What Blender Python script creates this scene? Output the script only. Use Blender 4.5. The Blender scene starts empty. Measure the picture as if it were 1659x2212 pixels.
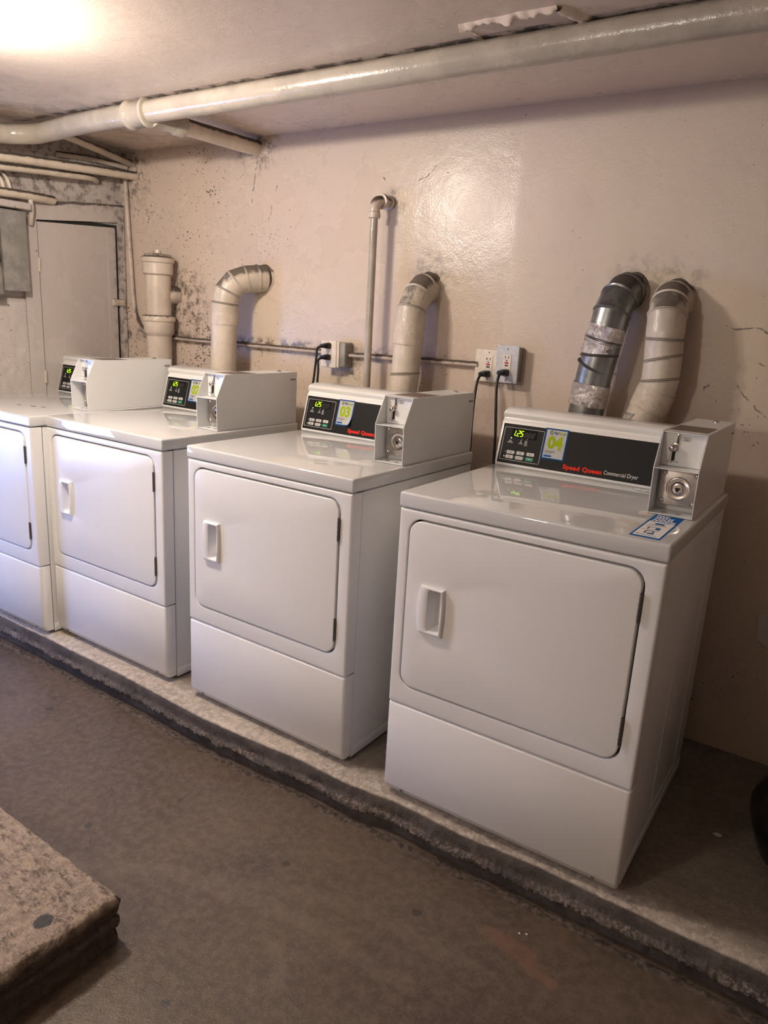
import bpy, bmesh, math, random
from mathutils import Vector, Matrix, noise
random.seed(7)
S = bpy.context.scene
COL = S.collection
PI = math.pi
# ------------------------------------------------------------------ camera
CAM = (1.0197, -1.5798, 1.3371); YAW, PITCH, ROLL, FPX = 0.59518, -0.25624, 0.05703, 1592.41
def cam_axes():
    cy, sy, cp, sp = math.cos(YAW), math.sin(YAW), math.cos(PITCH), math.sin(PITCH)
    f = Vector((-sy*cp, cy*cp, sp)); r0 = Vector((cy, sy, 0)); u0 = r0.cross(f)
    return math.cos(ROLL)*r0+math.sin(ROLL)*u0, -math.sin(ROLL)*r0+math.cos(ROLL)*u0, f
cr, cu, cf = cam_axes()
cd = bpy.data.cameras.new('camera'); cam = bpy.data.objects.new('camera', cd); COL.objects.link(cam)
cam.matrix_world = Matrix(((cr.x, cu.x, -cf.x, CAM[0]), (cr.y, cu.y, -cf.y, CAM[1]), (cr.z, cu.z, -cf.z, CAM[2]), (0, 0, 0, 1)))
cd.sensor_fit = 'VERTICAL'; cd.sensor_height = 24; cd.lens = 24*FPX/2212; cd.clip_start = 0.02
S.camera = cam
# ------------------------------------------------------------------ world, lights, exposure
w = bpy.data.worlds.new('world'); S.world = w; w.use_nodes = True
w.node_tree.nodes['Background'].inputs[0].default_value = (1.0, 0.86, 0.74, 1)
w.node_tree.nodes['Background'].inputs[1].default_value = 0.008
S.view_settings.view_transform = 'Standard'; S.view_settings.look = 'None'
S.view_settings.exposure = 1.56; S.view_settings.gamma = 1.0; S.view_settings.use_curve_mapping = False
def point(name, loc, e, col, r):
    l = bpy.data.lights.new(name, 'POINT'); l.energy = e; l.color = col; l.shadow_soft_size = r
    o = bpy.data.objects.new(name, l); COL.objects.link(o); o.location = loc; return o
def area(name, loc, target, e, col, sx, sy):
    l = bpy.data.lights.new(name, 'AREA'); l.energy = e; l.color = col; l.shape = 'RECTANGLE'; l.size = sx; l.size_y = sy
    o = bpy.data.objects.new(name, l); COL.objects.link(o); o.location = loc
    o.rotation_euler = (Vector(target)-Vector(loc)).to_track_quat('-Z', 'Y').to_euler(); return o
LAMP = (-1.14, -0.52)
point('bulb_light', (LAMP[0]-0.05, LAMP[1]+0.02, 1.955), 14, (1.0, 0.89, 0.785), 0.035)
point('bulb_light_two', (LAMP[0]+0.05, LAMP[1]-0.05, 1.955), 11, (1.0, 0.89, 0.785), 0.035)
area('daylight', (-3.1, -1.05, 0.75), (-1.9, -0.05, 0.15), 10.5, (0.33, 0.46, 1.0), 0.6, 0.8)
point('fill_light', (-0.55, -2.7, 1.72), 15, (1.0, 0.93, 0.85), 0.12)  # added fill light behind the camera, brightens dryer fronts and ceiling
# ------------------------------------------------------------------ node helpers
class NT:
    def __init__(s, name):
        s.m = bpy.data.materials.new(name); s.m.use_nodes = True; s.t = s.m.node_tree; s.t.nodes.clear()
        s.out = s.n('ShaderNodeOutputMaterial'); s.b = s.n('ShaderNodeBsdfPrincipled'); s.l(s.b.outputs[0], s.out.inputs[0])
        s.co = s.n('ShaderNodeTexCoord').outputs['Object']
    def n(s, t): return s.t.nodes.new(t)
    def l(s, a, b): s.t.links.new(a, b)
    def set(s, i, v):
        if hasattr(v, 'links') or hasattr(v, 'is_output'): s.l(v, i)
        else: i.default_value = v
    def noise(s, scale, detail=4, rough=.5, vec=None, dist=0):
        k = s.n('ShaderNodeTexNoise'); k.inputs['Scale'].default_value = scale; k.inputs['Detail'].default_value = detail
        k.inputs['Roughness'].default_value = rough; k.inputs['Distortion'].default_value = dist
        s.l(vec or s.co, k.inputs['Vector']); return k.outputs[0]
    def ramp(s, v, a, b, c0=0., c1=1.):
        k = s.n('ShaderNodeMapRange'); k.interpolation_type = 'SMOOTHSTEP'
        for i, x in zip((0, 1, 2, 3, 4), (v, a, b, c0, c1)): s.set(k.inputs[i], x)
        return k.outputs[0]
    def math(s, op, a, b=0.):
        k = s.n('ShaderNodeMath'); k.operation = op; s.set(k.inputs[0], a); s.set(k.inputs[1], b); return k.outputs[0]
    def mix(s, f, a, b):
        k = s.n('ShaderNodeMix'); k.data_type = 'RGBA'; s.set(k.inputs[0], f)
        s.set(k.inputs[6], a if hasattr(a, 'links') else (*a, 1)); s.set(k.inputs[7], b if hasattr(b, 'links') else (*b, 1)); return k.outputs[2]
    def xyz(s, v=None):
        k = s.n('ShaderNodeSeparateXYZ'); s.l(v or s.co, k.inputs[0]); return k.outputs
    def scale(s, sx, sy, sz, rot=(0, 0, 0)):
        k = s.n('ShaderNodeMapping'); k.inputs['Scale'].default_value = (sx, sy, sz); k.inputs['Rotation'].default_value = rot; s.l(s.co, k.inputs[0]); return k.outputs[0]
    def bump(s, h, st, dist=.01, prev=None):
        k = s.n('ShaderNodeBump'); k.inputs['Strength'].default_value = st; k.inputs['Distance'].default_value = dist
        s.l(h, k.inputs['Height'])
        if prev: s.l(prev, k.inputs['Normal'])
        s.l(k.outputs[0], s.b.inputs['Normal']); return k.outputs[0]
    def dist(s, p):
        k = s.n('ShaderNodeVectorMath'); k.operation = 'DISTANCE'; s.l(s.co, k.inputs[0]); k.inputs[1].default_value = p; return k.outputs['Value']
    def fin(s, col=None, rough=.5, metal=0., spec=None, coat=None):
        if col is not None: s.set(s.b.inputs['Base Color'], col if hasattr(col, 'links') else (*col, 1))
        s.set(s.b.inputs['Roughness'], rough); s.set(s.b.inputs['Metallic'], metal)
        if spec is not None: s.set(s.b.inputs['Specular IOR Level'], spec)
        if coat: s.b.inputs['Coat Weight'].default_value = coat; s.b.inputs['Coat Roughness'].default_value = .04
        return s.m
def seg_mask(t, pts, width, nz=.02):
    """thin line through world points (a crack or a scratch)"""
    res = None
    w_ = t.n('ShaderNodeVectorMath'); w_.operation = 'ADD'; t.l(t.co, w_.inputs[0])
    ns = t.n('ShaderNodeTexNoise'); ns.inputs['Scale'].default_value = 14; ns.inputs['Detail'].default_value = 4; t.l(t.co, ns.inputs['Vector'])
    sc = t.n('ShaderNodeVectorMath'); sc.operation = 'MULTIPLY_ADD'; t.l(ns.outputs[1], sc.inputs[0]); sc.inputs[1].default_value = (nz,)*3; sc.inputs[2].default_value = (-nz/2,)*3
    t.l(sc.outputs[0], w_.inputs[1]); P = w_.outputs[0]
    for a, b in zip(pts, pts[1:]):
        a, b = Vector(a), Vector(b); ab = b-a; L2 = ab.length_squared
        d = t.n('ShaderNodeVectorMath'); d.operation = 'SUBTRACT'; t.l(P, d.inputs[0]); d.inputs[1].default_value = a
        dt = t.n('ShaderNodeVectorMath'); dt.operation = 'DOT_PRODUCT'; t.l(d.outputs[0], dt.inputs[0]); dt.inputs[1].default_value = ab/L2
        cl = t.n('ShaderNodeClamp'); t.l(dt.outputs['Value'], cl.inputs[0])
        sb = t.n('ShaderNodeVectorMath'); sb.operation = 'SCALE'; sb.inputs[0].default_value = ab; t.l(cl.outputs[0], sb.inputs['Scale'])
        e = t.n('ShaderNodeVectorMath'); e.operation = 'DISTANCE'; t.l(d.outputs[0], e.inputs[0]); t.l(sb.outputs[0], e.inputs[1])
        m = t.ramp(e.outputs['Value'], width, width*.4)
        res = m if res is None else t.math('MAXIMUM', res, m)
    return res
def simple(name, col, rough=.5, metal=0., spec=None, coat=None, nz=0., nzs=40):
    t = NT(name)
    if nz:
        c = t.mix(t.ramp(t.noise(nzs, 5, .6), .35, .65), tuple(x*(1-nz) for x in col), tuple(min(1, x*(1+nz*.6)) for x in col))
        return t.fin(c, rough, metal, spec, coat)
    return t.fin(col, rough, metal, spec, coat)
def glow(name, col, e):
    t = NT(name); t.b.inputs['Emission Color'].default_value = (*col, 1); t.b.inputs['Emission Strength'].default_value = e
    return t.fin(col, .5)
CREAM = (.63, .53, .42); PINK = (.615, .505, .425); GRIME = (.045, .034, .028)
def mat_wall(name, dirt='back'):
    t = NT(name)
    big = t.ramp(t.noise(1.6, 3, .5), .38, .62)
    c = t.mix(big, CREAM, PINK)
    c = t.mix(t.ramp(t.noise(6, 6, .7, dist=1.2), .56, .72, 0, .35), c, (.52, .43, .36))
    x, y, z = t.xyz()
    if dirt == 'back':
        side = t.ramp(x, -.9, -1.9); side2 = t.ramp(x, .1, 1.0)
        low = t.ramp(z, 1.45, 1.1)
        dens = t.math('ADD', t.math('MULTIPLY', side, .078), t.math('ADD', t.math('MULTIPLY', low, t.ramp(x, .5, -.3, .010, .03)), t.math('MULTIPLY', side2, .012)))
        dens = t.math('ADD', dens, t.ramp(t.noise(3.2, 3, .5), .5, .72, 0, .06))
        thr = t.math('SUBTRACT', .735, dens)
        sp = t.ramp(t.math('SUBTRACT', t.noise(105, 3, .55), t.math('SUBTRACT', thr, .005)), 0., .03, 0, .9)
        sp2 = t.ramp(t.math('SUBTRACT', t.noise(24, 5, .6, dist=.6), t.math('ADD', thr, .012)), 0., .03, 0, .7)
        c = t.mix(t.math('MAXIMUM', sp, sp2), c, GRIME)
        # grime line of dust lying along the conduit and around fittings
        cz = t.math('ABSOLUTE', t.math('SUBTRACT', z, 1.193))
        gl = t.math('MULTIPLY', t.ramp(cz, .045, .012), t.math('MULTIPLY', t.ramp(t.noise(22, 5, .65), .42, .6, 0, .8), t.ramp(x, -.2, -1.0)))
        c = t.mix(gl, c, (.09, .07, .06))
        for p, r, k in (((-1.90, .912, 1.36), .22, .8), ((-1.43, .912, 2.03), .16, .7), ((-.70, .912, 1.77), .07, .6), ((-.52, .912, 1.50), .13, .45), ((-.88, .912, 1.12), .10, .6), ((-2.3, .912, 1.97), .22, .8), ((.25, .912, 1.5), .11, .4), ((.40, .912, 1.49), .11, .4)):
            m = t.math('MULTIPLY', t.ramp(t.dist(p), r, r*.35), t.ramp(t.noise(30, 6, .7), .44, .62, 0, k))
            c = t.mix(m, c, (.10, .075, .06))
        cracks = [[(-1.46, .912, 1.80), (-1.44, .912, 1.90), (-1.42, .912, 1.96)], [(-1.36, .912, 1.72), (-1.30, .912, 1.86)], [(.52, .912, 1.19), (.60, .912, 1.20), (.70, .912, 1.11)], [(.52, .912, 1.19), (.50, .912, 1.09)], [(.55, .912, 1.37), (.85, .912, 1.34)], [(-.70, .912, 1.80), (-.76, .912, 1.86)], [(-.62, .912, 1.83), (-.52, .912, 1.89)]]
        for ck in cracks: c = t.mix(t.math('MULTIPLY', seg_mask(t, ck, .0035, .05), .7), c, GRIME)
    elif dirt in ('left', 'door'):
        a_ = .635 if dirt == 'left' else .70
        c = t.mix(.75, c, (.48, .45, .43))
        sp = t.ramp(t.noise(120, 4, .6, vec=t.scale(1, .7, 1.5)), a_, a_+.05, 0, .75)
        sp = t.math('MAXIMUM', sp, t.ramp(t.noise(30, 4, .6), a_+.03, a_+.06, 0, .8))
        c = t.mix(sp, c, (.10, .08, .07))
        eg = t.math('MULTIPLY', t.math('MAXIMUM', t.ramp(y, .80, .90), t.ramp(z, 1.72, 1.85)), t.ramp(t.noise(26, 6, .7), .46, .62, 0, .75)); c = t.mix(eg, c, (.11, .085, .075))
        c = t.mix(t.math('MULTIPLY', seg_mask(t, [(-2.345, .50, 1.765), (-2.345, .62, 1.782), (-2.345, .91, 1.815)], .011, .03), .9), c, (.06, .05, .045))
        c = t.mix(t.math('MULTIPLY', seg_mask(t, [(-2.345, .36, 1.745), (-2.345, .44, 1.752)], .007, .03), .9), c, (.06, .05, .045))
    elif dirt == 'ceiling':
        c = t.mix(.85, c, (.74, .62, .53))
        sp = t.ramp(t.noise(38, 3, .5), .765, .79, 0, .7); c = t.mix(sp, c, GRIME)
        m = t.math('MULTIPLY', t.ramp(x, -1.3, -2.0), t.ramp(t.noise(8, 6, .7), .42, .62, 0, .55)); c = t.mix(m, c, (.25, .20, .18))
        pl = t.math('ABSOLUTE', t.math('SUBTRACT', y, .318)); g = t.math('MULTIPLY', t.ramp(pl, .022, .008), t.ramp(t.noise(18, 5, .6), .4, .55, 0, .8)); c = t.mix(g, c, GRIME)
    h = t.math('ADD', t.math('MULTIPLY', t.noise(4, 4, .5), .8), t.math('ADD', t.math('MULTIPLY', t.noise(45, 4, .6), .09), t.math('MULTIPLY', t.noise(14, 3, .5, dist=1.2), .14)))
    n1 = t.bump(h, {'ceiling': .35, 'left': 1., 'door': .4}.get(dirt, .62), .010 if dirt != 'left' else .020)
    t.bump(t.noise(150, 3, .6), .6 if dirt == 'back' else .3, .0012, n1)
    r = t.ramp(t.noise(4, 4, .6), .35, .65, .20, .32)
    if dirt == 'back': r = t.math('ADD', r, t.ramp(x, -.20, -.17, 0, .18))
    return t.fin(c, r, 0, .45)
def mat_paintpipe(name, dusty=1., base=(.68, .59, .48), rough=.28, lo=.78, hi=1.12):
    t = NT(name); g = t.n('ShaderNodeNewGeometry'); nz = t.xyz(g.outputs['Normal'])[2]
    c = t.mix(t.ramp(t.noise(9, 4, .6), .4, .6), base, tuple(v*.86 for v in base))
    sp = t.ramp(t.noise(90, 4, .6), .66, .72, 0, .6); c = t.mix(sp, c, (.22, .18, .15))
    up = t.math('MULTIPLY', t.ramp(t.math('ADD', nz, t.math('MULTIPLY', t.noise(28, 5, .7), .9)), lo, hi), dusty)
    c = t.mix(up, c, (.085, .065, .05))
    t.bump(t.math('ADD', t.noise(22, 4, .6), t.math('MULTIPLY', t.noise(90, 3, .6), .3)), .55, .004)
    return t.fin(c, t.math('ADD', rough, t.math('MULTIPLY', up, .5)))
def mat_concrete(name, c0, c1, c2, bumpd=.003, rough=.7, fine=True):
    t = NT(name)
    c = t.mix(t.ramp(t.noise(1.7, 5, .6, dist=.6), .35, .65), c0, c1)
    c = t.mix(t.ramp(t.noise(5, 6, .65, dist=.8), .5, .7, 0, .6), c, c2)
    c = t.mix(t.ramp(t.noise(38, 6, .7), .40, .62, .0, .42), c, tuple(v*1.75 for v in c1))
    c = t.mix(t.ramp(t.noise(260, 2, .6), .64, .72, 0, .6), c, tuple(min(1, v*2.4) for v in c1))
    c = t.mix(t.ramp(t.noise(120, 3, .6), .30, .38, .4, 0), c, tuple(v*.45 for v in c0))
    h = t.math('ADD', t.math('MULTIPLY', t.noise(8, 4, .6), .6), t.math('ADD', t.math('MULTIPLY', t.noise(60, 5, .65), .5), t.math('MULTIPLY', t.noise(280, 2, .6), .25)))
    t.bump(h, .8, bumpd)
    return t, c, rough
def mat_floor():
    t, c, r = mat_concrete('floor_concrete', (.070, .048, .034), (.100, .073, .051), (.058, .043, .036), .0025, .5)
    c = t.mix(t.ramp(t.noise(2.3, 4, .6, dist=1.), .62, .75, 0, .5), c, (.22, .115, .07))
    for a, wd, k in (([(-.62, -.70, -.105), (-.30, -.50, -.105), (.05, -.42, -.105), (.35, -.42, -.105)], .035, .17), ([(-.2, -.45, -.105), (.1, -.30, -.105), (.5, -.28, -.105)], .03, .13), ([(.06, -.52, -.105), (.13, -.585, -.105), (.10, -.62, -.105)], .028, .2), ([(.45, -.16, -.105), (.62, -.21, -.105)], .03, .3)):
        c = t.mix(t.math('MULTIPLY', seg_mask(t, a, wd, .09), k), c, (.22, .175, .13) if k != .3 else (.28, .13, .08))
    for p, rr in (((.269, -.222, -.105), .013), ((-.641, -.538, -.105), .013), ((-.53, -.30, -.105), .010), ((-.10, -.30, -.105), .012), ((-.02, -.77, -.105), .012), ((-1.30, -.25, -.105), .014), ((.12, -.86, -.105), .02)):
        c = t.mix(t.math('MULTIPLY', t.ramp(t.math('ADD', t.dist(p), t.math('MULTIPLY', t.noise(70, 2, .5), .01)), rr+.006, rr+.002), .75), c, (.03, .026, .025))
    c = t.mix(t.math('MULTIPLY', seg_mask(t, [(-.80, -.34, -.105), (-.66, -.46, -.105), (-.60, -.55, -.105), (-.51, -.66, -.105)], .0022, .03), .8), c, (.04, .03, .026))
    return t.fin(c, t.ramp(t.noise(3, 5, .6), .35, .65, .36, .55), 0, .45)
def mat_pad(name='pad_concrete'):
    t, c, r = mat_concrete(name, (.30, .25, .20), (.40, .345, .28), (.22, .18, .145), .008)
    g = t.n('ShaderNodeNewGeometry'); nz = t.xyz(g.outputs['Normal'])[2]
    x, y, z = t.xyz()
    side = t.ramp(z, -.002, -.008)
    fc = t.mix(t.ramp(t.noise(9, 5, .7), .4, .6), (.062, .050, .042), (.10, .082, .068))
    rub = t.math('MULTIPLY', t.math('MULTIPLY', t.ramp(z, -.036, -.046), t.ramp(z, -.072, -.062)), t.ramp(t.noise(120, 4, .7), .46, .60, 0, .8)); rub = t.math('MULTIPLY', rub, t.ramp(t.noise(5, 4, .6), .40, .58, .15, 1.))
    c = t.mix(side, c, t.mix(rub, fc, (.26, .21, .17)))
    c = t.mix(t.math('MULTIPLY', t.ramp(z, -.006, -.002), t.ramp(t.noise(55, 5, .75, dist=.6), .52, .64, 0, .7)), c, (.66, .60, .50))
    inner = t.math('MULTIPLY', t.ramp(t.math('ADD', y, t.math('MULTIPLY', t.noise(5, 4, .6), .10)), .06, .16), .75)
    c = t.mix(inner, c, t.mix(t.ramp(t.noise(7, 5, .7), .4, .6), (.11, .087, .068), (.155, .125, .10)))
    return t.fin(c, .8, 0, .3)
def mat_block():
    t, c, r = mat_concrete('block_concrete', (.31, .235, .18), (.42, .33, .25), (.25, .21, .16), .012)
    c = t.mix(t.ramp(t.noise(26, 5, .7, vec=t.scale(1, 2.2, 1, (0, 0, .5))), .50, .64, 0, .75), c, (.11, .08, .062))
    c = t.mix(t.ramp(t.noise(75, 4, .7, vec=t.scale(1, 2.4, 1, (0, 0, .5))), .56, .66, 0, .6), c, (.58, .48, .38))
    c = t.mix(t.ramp(t.noise(6, 4, .6), .6, .7, 0, .5), c, (.36, .20, .15))
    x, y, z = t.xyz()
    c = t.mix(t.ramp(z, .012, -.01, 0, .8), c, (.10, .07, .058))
    c = t.mix(t.ramp(t.math('ADD', t.dist((-.297, -.872, .025)), t.math('MULTIPLY', t.noise(40, 3, .5), .016)), .032, .026, 0, .95), c, (.09, .09, .09))
    h = t.math('ADD', t.noise(30, 6, .7, vec=t.scale(1, 2.6, 1, (0, 0, .5))), t.noise(110, 4, .6)); t.bump(h, 1., .012)
    return t.fin(c, .85, 0, .3)
def mat_enamel(name, col=(.83, .82, .80), rough=.30, marks=True, peel=.0006):
    t = NT(name); c = t.mix(t.ramp(t.noise(3, 3, .5), .4, .6), col, tuple(v*.97 for v in col))
    if marks:
        c = t.mix(t.ramp(t.noise(34, 3, .5, vec=t.scale(1, 1, 1)), .80, .815, 0, .6), c, (.15, .13, .12))
    t.bump(t.noise(420, 2, .5), .18, peel)
    return t.fin(c, rough, 0, .5)
M = {}
M['wall_back'] = mat_wall('wall_paint', 'back'); M['wall_left'] = mat_wall('wall_paint_left', 'left')
M['ceiling'] = mat_wall('ceiling_paint', 'ceiling'); M['wall'] = mat_wall('wall_plain', 'plain')
M['floor'] = mat_floor(); M['pad'] = mat_pad(); M['block'] = mat_block()
M['enamel'] = mat_enamel('white_enamel'); M['lid'] = simple('lid_enamel', (.66, .665, .655), .02, 0, .5)
M['lid'].node_tree.nodes['Principled BSDF'].inputs['IOR'].default_value = 1.8
M['side'] = mat_enamel('side_enamel', (.80, .80, .79), .28, False)
M['coinbox'] = mat_enamel('coin_box_paint', (.76, .76, .74), .30, False)
M['console'] = simple('console_white', (.80, .79, .77), .22, 0, .5)
M['plastic'] = simple('handle_plastic', (.84, .83, .83), .25, 0, .5)
M['black'] = simple('black_panel', (.011, .0105, .0105), .5, 0, .18)
M['gap'] = simple('dark_gap', (.02, .02, .02), .9)
M['white_ink'] = simple('white_ink', (.72, .70, .66), .5); M['button'] = simple('button_grey', (.55, .54, .52), .4)
M['green_btn'] = simple('button_green', (.01, .26, .13), .4)
M['led'] = glow('led_digits', (.42, 1.0, .0), .75); M['led_dot'] = glow('led_dot', (.85, 1.0, .45), .6)
M['dim'] = simple('dim_digits', (.05, .045, .043), .4)
M['blue'] = simple('sticker_blue', (.015, .13, .42), .8, 0, .1); M['paper'] = simple('sticker_white', (.90, .88, .86), .8, 0, .1)
M['lime'] = simple('number_green', (.33, .46, .005), .8, 0, .1); M['navy'] = simple('navy_ink', (.02, .06, .20), .4); M['grey_ink'] = simple('grey_ink', (.14, .13, .12), .5)
M['red'] = simple('brand_red', (.78, .04, .02), .7, 0, .1)
M['steel'] = simple('stamped_steel', (.50, .46, .43), .36, .9, nz=.15, nzs=60); M['chrome'] = simple('chrome', (.62, .58, .56), .16, 1.)
M['screw'] = simple('screw_metal', (.30, .27, .25), .4, .8)
M['hinge'] = simple('hinge_metal', (.20, .17, .15), .35, .9)
M['pipe'] = mat_paintpipe('painted_pipe', 1., lo=.68, hi=.98); M['pipe_clean'] = mat_paintpipe('painted_main_pipe', .35, (.45, .395, .33), .2, .95, 1.35)
M['duct'] = mat_paintpipe('painted_duct', .9, (.64, .56, .46), .33, .70, 1.05); M['conduit'] = mat_paintpipe('painted_conduit', 1., (.60, .51, .44), .35, .50, .85)
def mat_galv():
    t = NT('galvanised_steel'); g = t.n('ShaderNodeNewGeometry'); nz = t.xyz(g.outputs['Normal'])[2]
    c = t.mix(t.ramp(t.noise(14, 4, .6), .4, .6), (.21, .22, .22), (.30, .31, .31))
    up = t.ramp(t.math('ADD', nz, t.math('MULTIPLY', t.noise(28, 5, .7), .5)), .55, .85); c = t.mix(up, c, (.06, .045, .04))
    return t.fin(c, t.ramp(up, 0, 1, .34, .8), t.ramp(up, 0, 1, .85, 0.))
def mat_foil():
    t = NT('foil_tape'); c = t.mix(t.ramp(t.noise(40, 4, .6), .4, .6), (.66, .62, .60), (.82, .78, .76))
    t.bump(t.noise(55, 5, .7, dist=2.), 1., .006); return t.fin(c, .24, 1.)
def mat_ptape():
    t = NT('painted_tape'); c = t.mix(t.ramp(t.noise(30, 4, .6), .4, .6), (.70, .61, .50), (.62, .53, .43))
    t.bump(t.noise(45, 5, .7, dist=2.), .9, .004); return t.fin(c, .35)
M['galv'] = mat_galv(); M['foil'] = mat_foil(); M['ptape'] = mat_ptape()
M['ivory'] = simple('ivory_plastic', (.74, .66, .55), .4, nz=.08); M['greyplate'] = simple('grey_plate', (.55, .54, .55), .4, nz=.1, nzs=90)
M['rubber'] = simple('black_rubber', (.008, .008, .008), .38); M['redbtn'] = simple('red_button', (.5, .03, .035), .4)
M['iron'] = mat_paintpipe('painted_iron', 1., (.64, .55, .46), .3, .62, .95)
M['boxgrey'] = simple('grey_steel_box', (.30, .29, .27), .5, .2, nz=.2, nzs=20)
M['bag'] = simple('black_bag', (.006, .006, .006), .28); M['note'] = simple('pale_paper', (.62, .60, .62), .6)
M['doorpaint'] = mat_wall('door_paint', 'door')
M['label_brown'] = simple('top_label', (.16, .12, .10), .45, nz=.2, nzs=60)
# ------------------------------------------------------------------ mesh helpers
def link(name, me, mat, parent=None, smooth=None):
    o = bpy.data.objects.new(name, me); COL.objects.link(o)
    if mat is not None: me.materials.append(M[mat] if isinstance(mat, str) else mat)
    if parent: o.parent = parent
    if smooth is not None:
        me.polygons.foreach_set('use_smooth', [True]*len(me.polygons)); me.update()
        me.set_sharp_from_angle(angle=math.radians(smooth))
    return o
def obj(name, bm, mat, parent=None, smooth=None, norm=True):
    if norm: bmesh.ops.recalc_face_normals(bm, faces=bm.faces[:])
    me = bpy.data.meshes.new(name); bm.to_mesh(me); bm.free(); return link(name, me, mat, parent, smooth)
def tag(o, label=None, cat=None, group=None, kind=None):
    for k, v in (('label', label), ('category', cat), ('group', group), ('kind', kind)):
        if v: o[k] = v
    return o
def empty(name, loc=(0, 0, 0), rz=0.):
    o = bpy.data.objects.new(name, None); COL.objects.link(o); o.location = loc; o.rotation_euler = (0, 0, rz); o.empty_display_size = .05; return o
def box(bm, x0, x1, y0, y1, z0, z1, r=0., seg=3):
    g = bmesh.ops.create_cube(bm, size=1, matrix=Matrix.Translation(((x0+x1)/2, (y0+y1)/2, (z0+z1)/2)) @ Matrix.Diagonal((x1-x0, y1-y0, z1-z0, 1)))
    if r:
        es = list({e for v in g['verts'] for e in v.link_edges})
        bmesh.ops.bevel(bm, geom=es, offset=r, segments=seg, profile=.5, affect='EDGES', clamp_overlap=True)
def rr(x0, x1, z0, z1, r, n=6):
    pts = []
    for cx, cz, a0 in ((x1-r, z1-r, 0), (x0+r, z1-r, PI/2), (x0+r, z0+r, PI), (x1-r, z0+r, 1.5*PI)):
        for i in range(n+1): a = a0+PI/2*i/n; pts.append((cx+r*math.cos(a), cz+r*math.sin(a)))
    return pts
def loops(bm, rings, close=False, cap0=False, cap1=False):
    vs = [[bm.verts.new(p) for p in ring] for ring in rings]
    n = len(rings[0]); K = len(vs)
    for k in range(K if close else K-1):
        a, b = vs[k], vs[(k+1) % K]
        for i in range(n): bm.faces.new((a[i], a[(i+1) % n], b[(i+1) % n], b[i]))
    if cap0: bm.faces.new(vs[0])
    if cap1: bm.faces.new(vs[-1][::-1])
    return vs
def plate(bm, outer, yf, yb, e, hole=None, eh=.002, k=4):
    """rounded rectangular sheet facing -y with optional rounded hole; outer/hole = (x0,x1,z0,z1,r)"""
    x0, x1, z0, z1, r = outer
    rings = [[(x, yb, z) for x, z in rr(x0, x1, z0, z1, r)]]
    for i in range(k+1):
        a = PI/2*i/k; d = e*(1-math.cos(a)); yy = yf+e*(1-math.sin(a))
        rings.append([(x, yy, z) for x, z in rr(x0+d, x1-d, z0+d, z1-d, max(r-d, .0005))])
    if not hole:
        loops(bm, rings, cap1=True, cap0=True); return
    hx0, hx1, hz0, hz1, hr = hole
    for i in range(k+1):
        a = PI/2*i/k; d = eh*(1-math.sin(a)); yy = yf+eh*(1-math.cos(a))
        rings.append([(x, yy, z) for x, z in rr(hx0-d, hx1+d, hz0-d, hz1+d, hr+d)])
    rings.append([(x, yb, z) for x, z in rr(hx0, hx1, hz0, hz1, hr)])
    loops(bm, rings, close=True)
def cyl(bm, a, b, r, n=20, r2=None, cap=True):
    a, b = Vector(a), Vector(b); d = (b-a).normalized(); u = d.orthogonal().normalized(); v = d.cross(u); r2 = r if r2 is None else r2
    loops(bm, [[a+(u*math.cos(t)+v*math.sin(t))*r for t in [2*PI*i/n for i in range(n)]], [b+(u*math.cos(t)+v*math.sin(t))*r2 for t in [2*PI*i/n for i in range(n)]]], cap0=cap, cap1=cap)
def tube(bm, pts, r, n=20, cap=True, jit=0., seed=0):
    pts = [Vector(p) for p in pts]; K = len(pts); rad = r if isinstance(r, (list, tuple)) else [r]*K
    tans = [((pts[min(i+1, K-1)]-pts[i]).normalized()+(pts[i]-pts[max(i-1, 0)]).normalized()).normalized() for i in range(K)]
    u = tans[0].orthogonal().normalized(); rings = []
    for i in range(K):
        u = (u-tans[i]*u.dot(tans[i])).normalized(); v = tans[i].cross(u); ring = []
        for j in range(n):
            a = 2*PI*j/n; d = u*math.cos(a)+v*math.sin(a); rj = rad[i]
            if jit: rj += jit*noise.noise((pts[i]+d*rad[i])*30+Vector((seed, 0, 0)))
            ring.append(pts[i]+d*rj)
        rings.append(ring)
    loops(bm, rings, cap0=cap, cap1=cap)
def smoothpath(pts, sub=6):
    P = [Vector(p) for p in pts]; out = []
    for i in range(len(P)-1):
        p0, p1, p2, p3 = P[max(i-1, 0)], P[i], P[i+1], P[min(i+2, len(P)-1)]
        for k in range(sub):
            t = k/sub; out.append(.5*((2*p1)+(p2-p0)*t+(2*p0-5*p1+4*p2-p3)*t*t+(3*p1-p0-3*p2+p3)*t**3))
    out.append(P[-1]); return out
def lathe(bm, prof, org, axis=(0, 0, 1), n=28, cap0=True, cap1=True):
    ax = Vector(axis).normalized(); u = ax.orthogonal().normalized(); v = ax.cross(u); org = Vector(org)
    loops(bm, [[org+ax*h+(u*math.cos(2*PI*i/n)+v*math.sin(2*PI*i/n))*max(r, 1e-4) for i in range(n)] for r, h in prof], cap0=cap0, cap1=cap1)
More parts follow.
